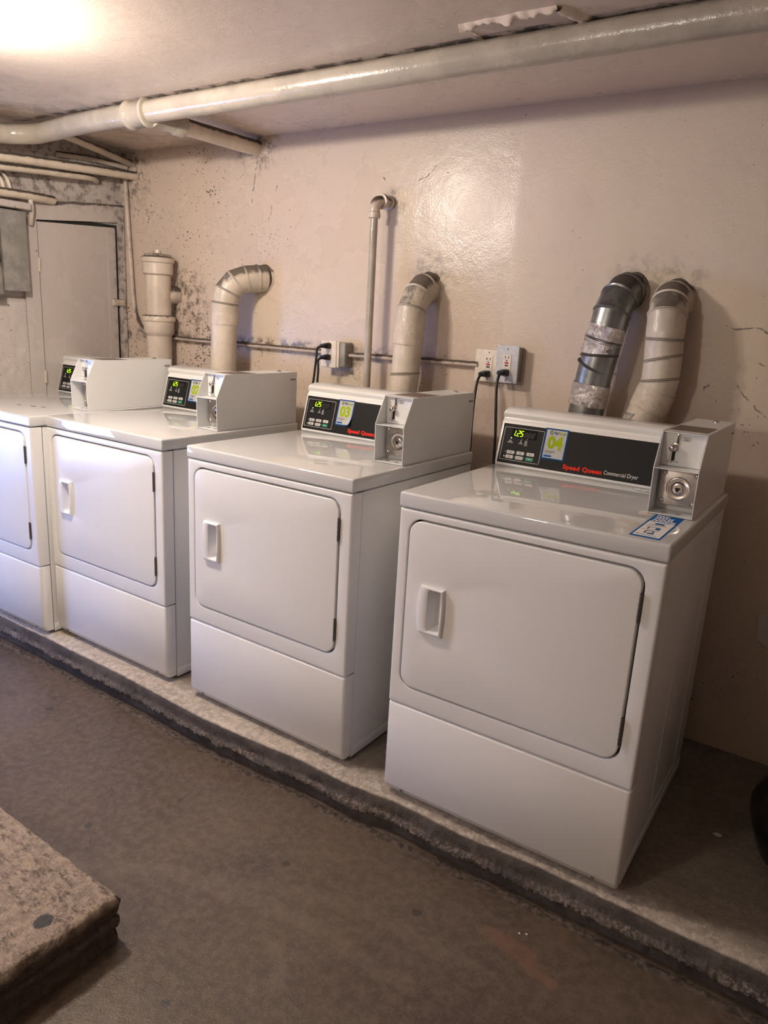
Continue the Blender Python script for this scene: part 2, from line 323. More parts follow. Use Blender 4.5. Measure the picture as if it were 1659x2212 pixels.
def textmesh(body, size, org, U, V, N, bold=0., shear=0., ext=.0002, sx=1., align='LEFT', space=1., width=None):
    cu_ = bpy.data.curves.new('text', 'FONT'); cu_.body = body; cu_.size = size; cu_.offset = bold; cu_.shear = shear; cu_.extrude = ext
    cu_.align_x = align; cu_.resolution_u = 3; cu_.space_character = space
    o = bpy.data.objects.new('text', cu_); COL.objects.link(o)
    dg = bpy.context.evaluated_depsgraph_get(); me = bpy.data.meshes.new_from_object(o.evaluated_get(dg))
    bpy.data.objects.remove(o); bpy.data.curves.remove(cu_)
    U, V, N, org = Vector(U), Vector(V), Vector(N), Vector(org)
    if width: xs_ = [v.co.x for v in me.vertices]; sx = width/(max(xs_)-min(xs_))
    for v in me.vertices: c = v.co.copy(); v.co = org+U*(c.x*sx)+V*c.y+N*c.z
    me.materials.clear(); return me
def copy_tree(o, parent=None):
    c = o.copy(); COL.objects.link(c)
    if parent: c.parent = parent
    for ch in list(o.children): copy_tree(ch, c)
    return c
# ------------------------------------------------------------------ setting
YW, ZC, XL, ZF = .912, 2.055, -2.36, -.105
def slab(name, x0, x1, y0, y1, z0, z1, mat):
    bm = bmesh.new(); box(bm, x0, x1, y0, y1, z0, z1); return tag(obj(name, bm, mat), kind='structure')
bm = bmesh.new(); box(bm, -5.4, 3.1, -3.6, 1.02, -.25, ZF); tag(obj('floor', bm, 'floor'), kind='structure')
slab('ceiling', -5.4, 3.1, -3.6, 1.02, ZC, 2.2, 'ceiling')
slab('wall_back', XL, 3.1, YW, 1.02, ZF, ZC, 'wall_back')
slab('wall_left', XL-.12, XL, -.12, YW+.1, ZF, ZC, 'wall_left')
slab('wall_far', -5.4, -5.3, -3.6, 1.02, ZF, ZC, 'wall')
slab('wall_front', -5.3, 3.1, -3.6, -3.5, ZF, ZC, 'wall')
slab('wall_right', 3.0, 3.1, -3.5, YW, ZF, ZC, 'wall')
slab('wall_passage', -5.3, XL-.12, YW, 1.02, ZF, ZC, 'wall')
# patch of plaster left proud on the ceiling beside the main pipe
bm = bmesh.new()
def rough_strip(bm, p, q, w_, h, nz, seg=40):
    p, q = Vector(p), Vector(q); d = (q-p); s = Vector((-d.y, d.x, 0)).normalized(); rows = []
    for i in range(seg+1):
        c = p+d*i/seg; row = []
        for j in range(7):
            t = (j/6-.5)*2; pos = c+s*t*w_*(1+.5*noise.noise(c*25)); prof = (1-t*t)
            row.append(bm.verts.new((pos.x, pos.y, pos.z-h*prof*(1+nz*noise.noise(pos*60)))))
        rows.append(row)
    for a, b in zip(rows, rows[1:]):
        for j in range(6): bm.faces.new((a[j], a[j+1], b[j+1], b[j]))
rough_strip(bm, (-.055, .225, ZC+.001), (.205, .222, ZC+.001), .014, .012, 1.2)
rough_strip(bm, (-.05, .225, ZC+.001), (-.035, .37, ZC+.001), .006, .004, .6)
rough_strip(bm, (.205, .222, ZC+.001), (.245, .345, ZC+.001), .020, .012, .3)
tag(obj('trim_1', bm, 'ceiling', smooth=60), kind='structure')
# slab under the dryers : broken front edge, ledge and groove
def edge_y(x):
    pts = [(-2.4, -.050), (-1.65, -.044), (-1.08, -.045), (-.70, -.057), (-.50, -.049), (-.29, -.031), (-.12, -.034), (.05, -.014), (.29, -.014), (.49, .002), (.65, .003), (1.02, .010), (3.1, .02)]
    for (a, ya), (b, yb) in zip(pts, pts[1:]):
        if x <= b: return ya+(yb-ya)*max(0, (x-a))/(b-a)
    return .02
bm = bmesh.new()
prof = [(None, 0.), (.30, 0.), (.10, 0.), (.05, 0.), (.02, -.001), (.006, -.003), (0., -.009), (-.003, -.022), (-.005, -.034), (-.007, -.042), (-.012, -.047), (-.017, -.052), (-.018, -.060), (-.010, -.067), (.004, -.076), (.006, -.12)]
rows = []; NX = 1500
for i in range(NX+1):
    x = XL+.003+(2.99-XL)*i/NX; ye = edge_y(x); row = []
    for j, (dy, z) in enumerate(prof):
        if dy is None: row.append(bm.verts.new((x, YW-.003, 0))); continue
        p = Vector((x*5, j*.12, 0)); a = .004*noise.noise(p)+.0025*noise.noise(Vector((x*38, j*.3, 4)))
        k = 1. if j >= 4 else (.0 if j < 3 else .4)
        zz = z+(.0016*noise.noise(Vector((x*26, j*.8, 3)))+.0012*noise.noise(Vector((x*80, j, 5))))*(1 if 5 <= j <= 13 else .25 if j == 4 else 0)+(.006*noise.noise(Vector((x*14, j*.2, 8))) if 8 <= j <= 13 else 0)
        if 9 <= j <= 12: a += .006*noise.noise(Vector((x*7, 3, 9)))+.004*noise.noise(Vector((x*30, j*.7, 9)))+.006*noise.noise(Vector((x*110, j, 2)))
        row.append(bm.verts.new((x, ye+dy+a*k, zz)))
    rows.append(row)
for a, b in zip(rows, rows[1:]):
    for j in range(len(prof)-1): bm.faces.new((a[j], b[j], b[j+1], a[j+1]))
pad = obj('concrete_plinth', bm, 'pad', smooth=50)
tag(pad, 'low raised concrete slab with a broken front edge, under the row of dryers', 'concrete slab')
# crumbled rim of the floor along the groove
bm = bmesh.new(); rows = []
for i in range(NX+1):
    x = XL+(3.0-XL)*i/NX; ye = edge_y(x); row = []
    for j in range(9):
        t = j/8; y = ye-.009-.040*t+.010*noise.noise(Vector((x*11, 0, 7))); hh = math.sin(PI*min(1, t*1.15))**.7 if t*1.15 < 1 else 0
        z = ZF-.003+(.007*hh*(.8+.7*noise.noise(Vector((x*30, j*.7, 1)))+.5*noise.noise(Vector((x*85, j*1.1, 4)))))
        if j == 0: z = ZF-.02
        row.append(bm.verts.new((x, y, z)))
    rows.append(row)
for a, b in zip(rows, rows[1:]):
    for j in range(8): bm.faces.new((a[j], b[j], b[j+1], a[j+1]))
M['rim'] = simple('floor_rim', (.10, .078, .062), .95, 0, .1, nz=.5, nzs=60)
tag(obj('trim_2', bm, 'rim', smooth=50), kind='structure')
# concrete block in the foreground
bm = bmesh.new()
def blockpt(u, v):
    pass
bx0, bx1, by0, by1, zt = -1.6, -.236, -1.9, -.727, .022
N1 = 170
def wob(p, s=1.): return .006*noise.noise(p*14)*s+.004*noise.noise(p*45)*s
nx, ny = 150, 130
grid = [[None]*(ny+1) for _ in range(nx+1)]
for i in range(nx+1):
    for j in range(ny+1):
        u = (i/nx)**.6; v = (j/ny)**.6
        x = bx0+(bx1-bx0)*u; y = by0+(by1-by0)*v
        p = Vector((x, y, 0)); z = zt+.0016*noise.noise(p*40)+.001*noise.noise(p*120)
        if i == nx: x += wob(p); z -= .005
        if j == ny: y += wob(p, .7); z -= .005
        if i == nx and j == ny: x -= .012; y -= .012
        grid[i][j] = bm.verts.new((x, y, z))
for i in range(nx):
    for j in range(ny): bm.faces.new((grid[i][j], grid[i+1][j], grid[i+1][j+1], grid[i][j+1]))
per = [grid[nx][j] for j in range(ny+1)]+[grid[i][ny] for i in range(nx-1, -1, -1)]
prev = per
for k, (d, z) in enumerate(((.003, .005), (.004, -.02), (-.004, -.034), (.006, -.04), (.002, -.06), (-.008, -.068), (-.002, -.09), (-.002, -.115))):
    cur = []
    for v in per:
        n_ = Vector((1 if abs(v.co.x-bx1) < .03 else 0, 1 if abs(v.co.y-by1) < .03 else 0, 0))
        q = Vector((v.co.x, v.co.y, z)); q += n_*(d+.006*noise.noise(q*22)+.003*noise.noise(q*60)); q.z += .003*noise.noise(q*30+Vector((5, 0, 0)))*(1 if k < 7 else 0); cur.append(bm.verts.new(q))
    for a in range(len(per)-1): bm.faces.new((prev[a], cur[a], cur[a+1], prev[a+1]))
    prev = cur
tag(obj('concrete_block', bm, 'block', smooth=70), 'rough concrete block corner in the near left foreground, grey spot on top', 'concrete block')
# ------------------------------------------------------------------ end wall: door, frame, plaster
XW = XL
bm = bmesh.new()
rings = []
for y0, y1, zt_, x in ((.365, .905, 1.80, XW), (.365, .905, 1.80, XW+.018), (.436, .872, 1.715, XW+.018), (.436, .872, 1.715, XW+.002)):
    rings.append([(x, y0, ZF), (x, y0, zt_-.03*(1 if y0 < .4 else 1)), (x, y1, zt_+.012), (x, y1, ZF)])
vs = [[bm.verts.new(p) for p in r_] for r_ in rings]
for a, b in zip(vs, vs[1:]):
    for i in range(3): bm.faces.new((a[i], a[i+1], b[i+1], b[i]))
tag(obj('trim_3', bm, 'doorpaint'), kind='structure')
d = empty('door_1', (0, 0, 0)); tag(d, kind='structure')
bm = bmesh.new(); v = [bm.verts.new(p) for p in ((XW+.002, .442, ZF), (XW+.012, .442, ZF), (XW+.012, .442, 1.678), (XW+.002, .442, 1.678))]
v2 = [bm.verts.new(p) for p in ((XW+.002, .852, ZF), (XW+.012, .852, ZF), (XW+.012, .852, 1.700), (XW+.002, .852, 1.700))]
for i in range(4): bm.faces.new((v[i], v[(i+1) % 4], v2[(i+1) % 4], v2[i]))
bm.faces.new(v[::-1]); bm.faces.new(v2); box(bm, XW+.010, XW+.016, .805, .852, ZF, 1.696)
obj('door_leaf', bm, 'doorpaint', d)
bm = bmesh.new(); box(bm, XW, XW+.0015, .437, .871, ZF, 1.713); obj('door_shadow_gap', bm, 'gap', d)  # thin black backing, paints deep shade into the shallow gap round the leaf
bm = bmesh.new(); box(bm, XW+.014, XW+.026, .822, .892, 1.325, 1.358, .003); cyl(bm, (XW+.02, .838, 1.341), (XW+.032, .838, 1.341), .010, 14); obj('latch', bm, 'iron', d, 40)
for z in (1.49, .98):
    bm = bmesh.new(); cyl(bm, (XW+.018, .437, z-.03), (XW+.018, .437, z+.03), .006, 10); obj('hinge', bm, 'iron', d, 40)
# thick rough plaster left of the door frame
bm = bmesh.new(); gy, gz = 50, 130; g_ = []
for i in range(gy+1):
    row = []
    for j in range(gz+1):
        y = -.12+(.363+.12)*i/gy; z = ZF+(1.345-ZF)*j/gz; p = Vector((0, y, z))
        t = min(1, (gz-j)/3)
        row.append(bm.verts.new((XW+(.014+.008*noise.noise(p*9)+.004*noise.noise(p*30))*t, y, z)))
    g_.append(row)
for i in range(gy):
    for j in range(gz): bm.faces.new((g_[i][j], g_[i+1][j], g_[i+1][j+1], g_[i][j+1]))
tag(obj('trim_4', bm, 'wall_left', smooth=60), kind='structure')
bm = bmesh.new(); box(bm, XW, XW+.09, -.12, .375, 1.712, 1.742, .006); tag(obj('trim_5', bm, 'wall_left', smooth=40), kind='structure')
# electrical boxes
e = empty('wiring_trough', (XW, .29, 1.53)); tag(e, 'grey steel wiring trough with round knockouts on the left wall beside the old door', 'electrical box')
bm = bmesh.new(); box(bm, 0, .07, -.065, .068, -.165, .175, .003); obj('trough_body', bm, 'boxgrey', e, 40)
for q, (yy, zz, rr_) in enumerate(((.02, .10, .017), (.02, .055, .017), (.02, .012, .017), (.02, -.03, .017), (.045, -.068, .012), (.02, -.112, .026))):
    bm = bmesh.new(); lathe(bm, [(rr_, 0), (rr_, .0012), (rr_-.003, .0012), (rr_-.003, .0004), (.001, .0004)], (.070, yy-.02, zz), (1, 0, 0), 20); obj('knockout', bm, 'boxgrey', e, 40)
e = empty('disconnect_switch', (XW, .12, 1.52)); tag(e, 'grey electrical disconnect box with a black lever at the left edge, above rough plaster', 'electrical box')
bm = bmesh.new(); box(bm, 0, .115, -.13, .090, -.17, .19, .004); obj('switch_body', bm, 'boxgrey', e, 40)
bm = bmesh.new(); box(bm, .115, .121, -.12, .08, -.16, .18, .003); obj('cover', bm, 'boxgrey', e, 40)
bm = bmesh.new(); box(bm, .121, .15, .035, .07, -.045, .045, .008); obj('lever', bm, 'rubber', e, 40)
# ------------------------------------------------------------------ overhead pipes
def pipe_thing(name, label, cat, pts, r, mat, rings=(), group=None, jit=.0012, n=26, path=True, sub=8):
    P = smoothpath(pts, sub) if path else pts
    bm = bmesh.new(); tube(bm, P, r, n, True, jit)
    if not rings: o = obj(name, bm, mat, None, 50); return tag(o, label, cat, group)
    e = empty(name, pts[0]); tag(e, label, cat, group)
    off = Vector(pts[0]); bmesh.ops.translate(bm, verts=bm.verts[:], vec=-off); obj('pipe', bm, mat, e, 50)
    for nm, prof, org, ax in rings:
        bm = bmesh.new(); lathe(bm, prof, Vector(org)-off, ax, 30); obj(nm, bm, mat, e, 40)
    return e
mp = [(-2.22, -.5, 1.96), (-2.21, .02, 1.975), (-2.20, .22, 1.985), (-2.12, .318, 1.997), (-2.0, .336, 2.006), (-1.6, .335, 2.0155), (0, .335, 2.0155), (3.0, .335, 2.0155)]
R = .0385
big = pipe_thing('drain_pipe', 'thick cream painted main pipe running along the ceiling above all the dryers', 'pipe', mp, R, 'pipe_clean', [
    ('hub', [(R, -.075), (R+.012, -.072), (R+.014, -.066), (R+.012, -.055), (R+.007, -.05), (R+.007, .02), (R+.012, .026), (R+.015, .032), (R+.012, .042), (R, .045)], (-1.44, .335, 2.013), (1, 0, 0)),
    ('branch_socket', [(.036, 0), (.036, .10), (.040, .105), (.040, .15), (.034, .155)], (-1.40, .345, 2.003), (-.10, 1, 0))], n=34)
pipe_thing('branch_pipe', 'stained cream branch pipe running from the main ceiling pipe into the back wall', 'pipe', [(-1.415, .47, 2.003), (-1.42, .6, 2.006), (-1.43, .915, 2.010)], .031, 'pipe')
pipe_thing('branch_pipe', 'highest of the cream left corner pipes under the main pipe, ending at the back wall', 'pipe', [(-2.24, -.4, 1.85), (-2.24, .228, 1.903), (-2.24, .55, 1.924), (-2.25, .911, 1.945)], .020, 'pipe')
pipe_thing('branch_pipe', 'cream pipe just under the highest left corner pipe, stopping at the left wall', 'pipe', [(-2.27, -.4, 1.82), (-2.27, .24, 1.868), (-2.275, .45, 1.884), (-2.29, .68, 1.900), (-2.345, .755, 1.903)], .0145, 'pipe')
pipe_thing('branch_pipe', 'short cream pipe low in the left corner, just over the electrical boxes', 'pipe', [(-2.30, -.3, 1.745), (-2.30, .25, 1.772), (-2.305, .42, 1.775), (-2.335, .52, 1.778)], .019, 'pipe')
pipe_thing('ceiling_pipe', 'thin grimy pipe under the ceiling running into the far left corner', 'pipe', [(-2.10, .34, 2.028), (-2.2, .62, 2.022), (-2.28, .915, 2.0)], .016, 'iron')
pipe_thing('ceiling_pipe', 'short pale pipe tucked in the far left corner under the ceiling', 'pipe', [(-2.36, .56, 1.985), (-2.34, .72, 1.995), (-2.3, .90, 1.985)], .012, 'iron')
for i, y in enumerate((.255, .285, .315)):
    pipe_thing('conduit_elbow', 'small curved conduit bending down over the electrical boxes in the left corner', 'conduit', [(-2.335, y-.03, 1.86), (-2.32, y-.018, 1.835), (-2.315, y-.008, 1.80), (-2.32, y, 1.765)], .0085, 'pipe', group='curved conduits above the electrical boxes', n=14)
e = pipe_thing('pipe_clamp', 'grimy clamp hanging from the short low pipe in the left corner', 'clamp', [(-2.31, .385, 1.79), (-2.30, .39, 1.75), (-2.31, .395, 1.70), (-2.33, .40, 1.66)], .011, 'iron', n=12)
# conduits on the back wall
pipe_thing('conduit', 'thin grimy conduit running down the left corner and along the wall to the double outlet', 'conduit',
    [(-2.306, .893, 1.93), (-2.296, .893, 1.75), (-2.283, .893, 1.55), (-2.270, .893, 1.36), (-2.245, .893, 1.27), (-2.19, .893, 1.215), (-2.10, .893, 1.195), (-1.9, .893, 1.188), (-1.5, .893, 1.187), (-1.2, .893, 1.187), (-.965, .893, 1.188)], .0105, 'conduit', n=14, sub=5)
pipe_thing('conduit', 'thin painted conduit along the back wall between the two groups of outlets', 'conduit', [(-.885, .890, 1.185), (-.6, .892, 1.188), (-.4, .892, 1.191), (-.272, .892, 1.193)], .0105, 'conduit', n=14)
# ------------------------------------------------------------------ cleanout stack
cx, cy = -1.985, .822
e = empty('cleanout_stack', (cx, cy, 0)); tag(e, 'thick cream cast iron cleanout pipe with two hubs behind the leftmost dryer', 'pipe')
bm = bmesh.new(); lathe(bm, [(.060, .0), (.060, 1.22), (.060, 1.52)], (0, 0, 0), n=32); obj('pipe', bm, 'iron', e, 40)
bm = bmesh.new(); lathe(bm, [(.060, 1.195), (.068, 1.207), (.072, 1.215), (.072, 1.262), (.077, 1.266), (.078, 1.286), (.074, 1.292), (.060, 1.293)], (0, 0, 0), n=32); obj('lower_hub', bm, 'iron', e, 40)
bm = bmesh.new(); lathe(bm, [(.060, 1.475), (.071, 1.483), (.071, 1.53), (.077, 1.535), (.078, 1.555), (.070, 1.560), (.02, 1.572), (.019, 1.574)], (0, 0, 0), n=32); obj('upper_hub', bm, 'iron', e, 40)
bm = bmesh.new(); lathe(bm, [(.066, 1.558), (.060, 1.572), (.020, 1.576), (.017, 1.577), (.016, 1.592), (.001, 1.592)], (0, 0, 0), n=10); obj('cleanout_plug', bm, 'iron', e, 30)
bm = bmesh.new(); tube(bm, smoothpath([(.0, .0, 1.345), (.008, .025, 1.375), (.018, .060, 1.390), (.020, .0895, 1.392)], 5), .042, 24); obj('side_branch', bm, 'iron', e, 50)
# ------------------------------------------------------------------ vertical water pipe with elbow
e = empty('standpipe', (-.733, .83, 0)); tag(e, 'slim painted pipe rising behind the third dryer to an elbow in the wall', 'pipe')
bm = bmesh.new(); tube(bm, smoothpath([(0.004, 0, .02), (.002, 0, 1.0), (0, 0, 1.40), (0, 0, 1.725)], 6), .0148, 20, True, .0008); obj('pipe', bm, M['pipe_clean'], e, 50)
bm = bmesh.new(); lathe(bm, [(.015, 1.700), (.0225, 1.702), (.0235, 1.712), (.0225, 1.722), (.019, 1.724)], (0, 0, 0)); tube(bm, smoothpath([(0, 0, 1.715), (0, .002, 1.742), (.002, .012, 1.760), (.004, .035, 1.766)], 5), .0205, 20)
lathe(bm, [(.019, 0), (.028, .001), (.029, .008), (.028, .014), (.019, .015)], (.005, .028, 1.766), (0, 1, 0)); obj('elbow', bm, 'iron', e, 45)
bm = bmesh.new(); tube(bm, [(.006, .04, 1.766), (.008, .083, 1.767)], .017, 18); lathe(bm, [(.02, 0), (.028, .004), (.024, .010)], (.008, .073, 1.767), (0, 1, 0)); obj('nipple', bm, 'iron', e, 45)
# ------------------------------------------------------------------ vent ducts
def ring_at(bm, P, T, r, h=.0025, wd=.0045):
    lathe(bm, [(r, -wd), (r+h, -wd*.5), (r+h*.3, 0), (r+h, wd*.5), (r, wd)], P, T, 32, False, False)
def duct(label, low, elbow, r, mat, seams=(), tapes=(), group='dryer exhaust ducts on the back wall'):
    org = Vector((low[0][0], low[0][1], 0)); e = empty('exhaust_duct', org); tag(e, label, 'duct', group)
    A = [Vector(p)-org for p in low]; B = [Vector(p)-org for p in elbow]
    bm = bmesh.new(); tube(bm, A, r, 36, True, .0016); obj('straight_pipe', bm, mat, e, 35)
    bm = bmesh.new(); tube(bm, B, [r*1.02]*len(B), 36, True, .0006)
    obj('elbow', bm, mat, e, 18)
    for i in range(1, len(B)-1):
        bm = bmesh.new(); T = ((B[i+1]-B[i]).normalized()+(B[i]-B[i-1]).normalized()).normalized(); ring_at(bm, B[i], T, r*1.025); obj('seam_ring', bm, mat, e, 40)
    for p, tv in seams:
        bm = bmesh.new(); ring_at(bm, Vector(p)-org, tv, r*1.03); obj('seam_ring', bm, mat, e, 40)
    for a, b, rr_, m, jj in tapes:
        a, b = Vector(a)-org, Vector(b)-org; bm = bmesh.new(); K = 9
        tube(bm, [a.lerp(b, k/K) for k in range(K+1)], [r*rr_ + (.0 if 0 < k < K else -.0005) for k in range(K+1)], 60, False, jj, seed=k if False else 3); obj('tape_wrap', bm, m, e, 40)
    # plaster collar where the duct enters the wall
    bm = bmesh.new(); q = Vector(elbow[-1])-org
    lathe(bm, [(r*1.02, -.010), (r*1.05, -.005), (r*1.12, .000), (r*1.12, .001)], (q.x, YW-org.y, q.z), (0, 1, 0), 40, False, False)
    for v in bm.verts: v.co += (v.co-Vector((q.x, v.co.y, q.z)))*(.10*noise.noise(v.co*40)); 
    obj('wall_collar', bm, 'duct', e, 60); return e
duct('painted exhaust duct with dusty right-angle elbow, behind the dryer numbered 02',
     [(-1.475, .775, .02), (-1.475, .775, .6), (-1.485, .77, 1.07), (-1.478, .77, 1.27), (-1.474, .77, 1.345)],
     [(-1.475, .77, 1.30), (-1.474, .77, 1.362), (-1.466, .778, 1.412), (-1.446, .803, 1.452), (-1.418, .843, 1.470), (-1.390, .880, 1.476), (-1.378, .9118, 1.477)], .056, 'duct',
     tapes=[((-1.477, .77, 1.275), (-1.475, .77, 1.325), 1.05, 'ptape', .001)])
duct('dented painted exhaust duct with a dusty bent top, behind the dryer numbered 03',
     [(-.60, .79, .02), (-.57, .79, .7), (-.536, .795, 1.047), (-.527, .795, 1.15), (-.5245, .80, 1.30), (-.525, .808, 1.36)],
     [(-.5245, .80, 1.31), (-.525, .808, 1.375), (-.520, .838, 1.428), (-.523, .878, 1.455), (-.524, .9118, 1.459)], .053, 'duct',
     seams=[((-.536, .795, 1.055), (.05, 0, 1)), ((-.529, .795, 1.14), (-.12, 0, 1))], tapes=[((-.5265, .797, 1.245), (-.525, .803, 1.325), 1.055, 'ptape', .0015)])
duct('bare galvanised exhaust duct bound with silver foil tape, behind the nearest dryer',
     [(.10, .80, .02), (.135, .80, .7), (.183, .80, 1.043), (.197, .80, 1.19), (.211, .80, 1.28), (.224, .803, 1.36)],
     [(.2215, .8025, 1.340), (.2275, .808, 1.392), (.234, .838, 1.438), (.240, .875, 1.460), (.241, .9118, 1.463)], .057, 'galv',
     seams=[((.197, .80, 1.222), (.45, 0, 1)), ((.207, .80, 1.262), (.0, 0, 1)), ((.214, .80, 1.31), (.25, 0, 1))],
     tapes=[((.187, .80, 1.10), (.195, .80, 1.17), 1.07, 'foil', .004), ((.212, .80, 1.30), (.222, .802, 1.352), 1.045, 'foil', .003), ((.2035, .80, 1.262), (.211, .80, 1.30), 1.035, 'foil', .0015)])
dd = duct('cream painted exhaust duct with a torn silver patch, rightmost duct on the wall',
     [(.28, .795, .02), (.31, .80, .7), (.358, .80, 1.035), (.394, .81, 1.155), (.4045, .81, 1.20), (.403, .81, 1.27), (.398, .812, 1.345)],
     [(.399, .812, 1.335), (.394, .822, 1.392), (.391, .848, 1.424), (.388, .880, 1.442), (.388, .9118, 1.445)], .056, 'duct',
     seams=[((.4035, .81, 1.20), (-.15, 0, 1)), ((.4035, .81, 1.265), (-.25, 0, 1)), ((.400, .811, 1.322), (0, 0, 1))],
     tapes=[((.380, .806, 1.105), (.398, .81, 1.165), 1.06, 'ptape', .001)])
org = Vector((.28, .795, 0)); bm = bmesh.new(); rows = []
for i in range(15):
    t = i/14; c = Vector((.340, .80, .97)).lerp(Vector((.376, .805, 1.095)), t)-org; row = []
    for j in range(9):
        a = math.radians(200+(48+8*math.sin(t*7))*j/8); rr_ = .0585+.001*noise.noise(Vector((i, j, 0))*.9)
        row.append(bm.verts.new(c+Vector((math.cos(a)*rr_, math.sin(a)*rr_, 0))))
    rows.append(row)
for a, b in zip(rows, rows[1:]):
    for j in range(8): bm.faces.new((a[j], a[j+1], b[j+1], b[j]))
obj('foil_patch', bm, 'foil', dd, 60)
# ------------------------------------------------------------------ outlets
def cordplug(label, plug, path, face_y, group):
    """plug = centre of the plug against the outlet; cable leaves to the left of it and drops"""
    o = Vector(plug); e = empty('power_cord', o); tag(e, label, 'power cord', group)
    bm = bmesh.new(); y1 = face_y-o.y
    vs = [(rr(-.013, .013, -.012, .012, .006, 4), y1), (rr(-.013, .013, -.012, .012, .006, 4), y1-.008), (rr(-.016, .010, -.010, .010, .006, 4), y1-.020), (rr(-.018, .004, -.009, .006, .005, 4), y1-.034)]
    loops(bm, [[(x, y, z) for x, z in ring] for ring, y in vs], cap0=True, cap1=True); obj('plug', bm, 'rubber', e, 40)
    bm = bmesh.new(); tube(bm, smoothpath([(-.007, y1-.028, -.002)]+[Vector(p)-o for p in path], 7), .0048, 12); obj('cable', bm, 'rubber', e, 60); return e
def outlet(name, label, x0, x1, z0, z1, yf, mat, kind, slots=2, holes=()):
    cx_, cz_ = (x0+x1)/2, (z0+z1)/2; e = empty(name, (cx_, YW, cz_)); tag(e, label, 'outlet'); y = yf-YW; hw, hh = (x1-x0)/2, (z1-z0)/2
    bm = bmesh.new(); plate(bm, (-hw, hw, -hh, hh, .004), y, y+.006, .003); obj('cover_plate', bm, mat, e, 30)
    bm = bmesh.new(); box(bm, -hw+.006, hw-.006, y+.005, .001, -hh+.006, hh-.006, .002); obj('back_box', bm, 'boxgrey' if kind != 'old' else mat, e, 30)
    bm = bmesh.new(); plate(bm, (-.0165, .0165, -.034, .034, .003), y-.0018, y+.001, .001); obj('receptacle', bm, 'ivory', e, 30)
    if kind != 'double':
        for zz in ((.018,) ):
            for dx in (-.006, .006):
                bm = bmesh.new(); box(bm, dx-.0011, dx+.0011, y-.0024, y-.001, zz+.002, zz+.011); obj('slot', bm, 'gap', e)
            bm = bmesh.new(); cyl(bm, (0, y-.0024, zz-.005), (0, y-.001, zz-.005), .0026, 12); obj('slot', bm, 'gap', e)
        if kind == 't':
            bm = bmesh.new(); box(bm, -.0105, -.006, y-.0024, y-.001, .0235, .0255); obj('slot', bm, 'gap', e)
        bm = bmesh.new(); box(bm, -.007, .007, y-.0035, y, .002, .008, .0008); obj('reset_button', bm, 'redbtn', e)
        bm = bmesh.new(); box(bm, -.0065, .0065, y-.003, y, -.0065, -.0015, .0008); obj('test_button', bm, 'rubber', e)
    for zz in (hh*.82, -hh*.82):
        bm = bmesh.new(); lathe(bm, [(.0034, 0), (.0034, -.001), (.002, -.0016), (.001, -.0016)], (0, y+.0002, zz), (0, 1, 0), 14); obj('screw', bm, 'screw', e, 40)
    return e
o1 = outlet('wall_outlet', 'cream double outlet on a surface box with two black plugs, left of the slim standpipe', -.987, -.906, 1.128, 1.238, .848, 'ivory', 'double')
bm = bmesh.new(); box(bm, .036, .052, -.060, -.052, -.052, .052, .002); obj('cover_flange', bm, 'ivory', o1, 30)
bm = bmesh.new(); box(bm, .030, .078, -.054, .001, -.050, .050, .006); obj('side_box', bm, 'boxgrey', o1, 30)
for zz in (-.026, .026):
    bm = bmesh.new(); lathe(bm, [(.011, 0), (.011, .001), (.009, .001), (.009, .0003), (.001, .0003)], (.078, -.026, zz), (1, 0, 0), 18); obj('knockout', bm, 'boxgrey', o1, 40)
outlet('wall_outlet', 'ivory outlet with a red button, left one of the side-by-side pair', -.262, -.189, 1.134, 1.250, .880, 'ivory', 't')
bm = bmesh.new(); box(bm, -.284, -.190, .888, YW, 1.132, 1.249, .002); bx = obj('outlet_backplate', bm, 'ivory', None, 30); tag(bx, 'painted steel backplate behind the ivory outlet', 'plate')
outlet('wall_outlet', 'speckled grey outlet with a red button, right one of the side-by-side pair', -.188, -.100, 1.138, 1.270, .862, 'greyplate', 'std')
cordplug('black cord plugged in the upper socket of the double outlet, dropping behind the third dryer', (-.945, .83, 1.216), [(-.958, .79, 1.205), (-.958, .785, 1.17), (-.962, .78, 1.10), (-.968, .775, 1.02), (-.975, .77, .85), (-.975, .76, .55), (-.93, .735, .40), (-.86, .712, .36)], .846, None)
cordplug('black cord plugged in the lower socket of the double outlet, dropping behind the third dryer', (-.945, .83, 1.170), [(-.955, .795, 1.158), (-.950, .79, 1.12), (-.950, .785, 1.05), (-.952, .78, .92), (-.955, .77, .60), (-.99, .74, .45), (-1.03, .712, .40)], .846, None)
cordplug('black cord hanging from the ivory outlet between the two nearest dryers', (-.226, .86, 1.163), [(-.232, .83, 1.152), (-.233, .815, 1.12), (-.230, .80, 1.02), (-.229, .80, .913), (-.232, .80, .80), (-.24, .78, .55), (-.26, .735, .42), (-.30, .712, .38)], .878, None)
cordplug('black cord hanging from the speckled grey outlet behind the console of the nearest dryer', (-.144, .845, 1.175), [(-.147, .815, 1.165), (-.145, .80, 1.13), (-.132, .785, 1.05), (-.118, .77, .97), (-.11, .765, .85), (-.08, .75, .55), (.0, .72, .42), (.06, .70, .40)], .860, None)
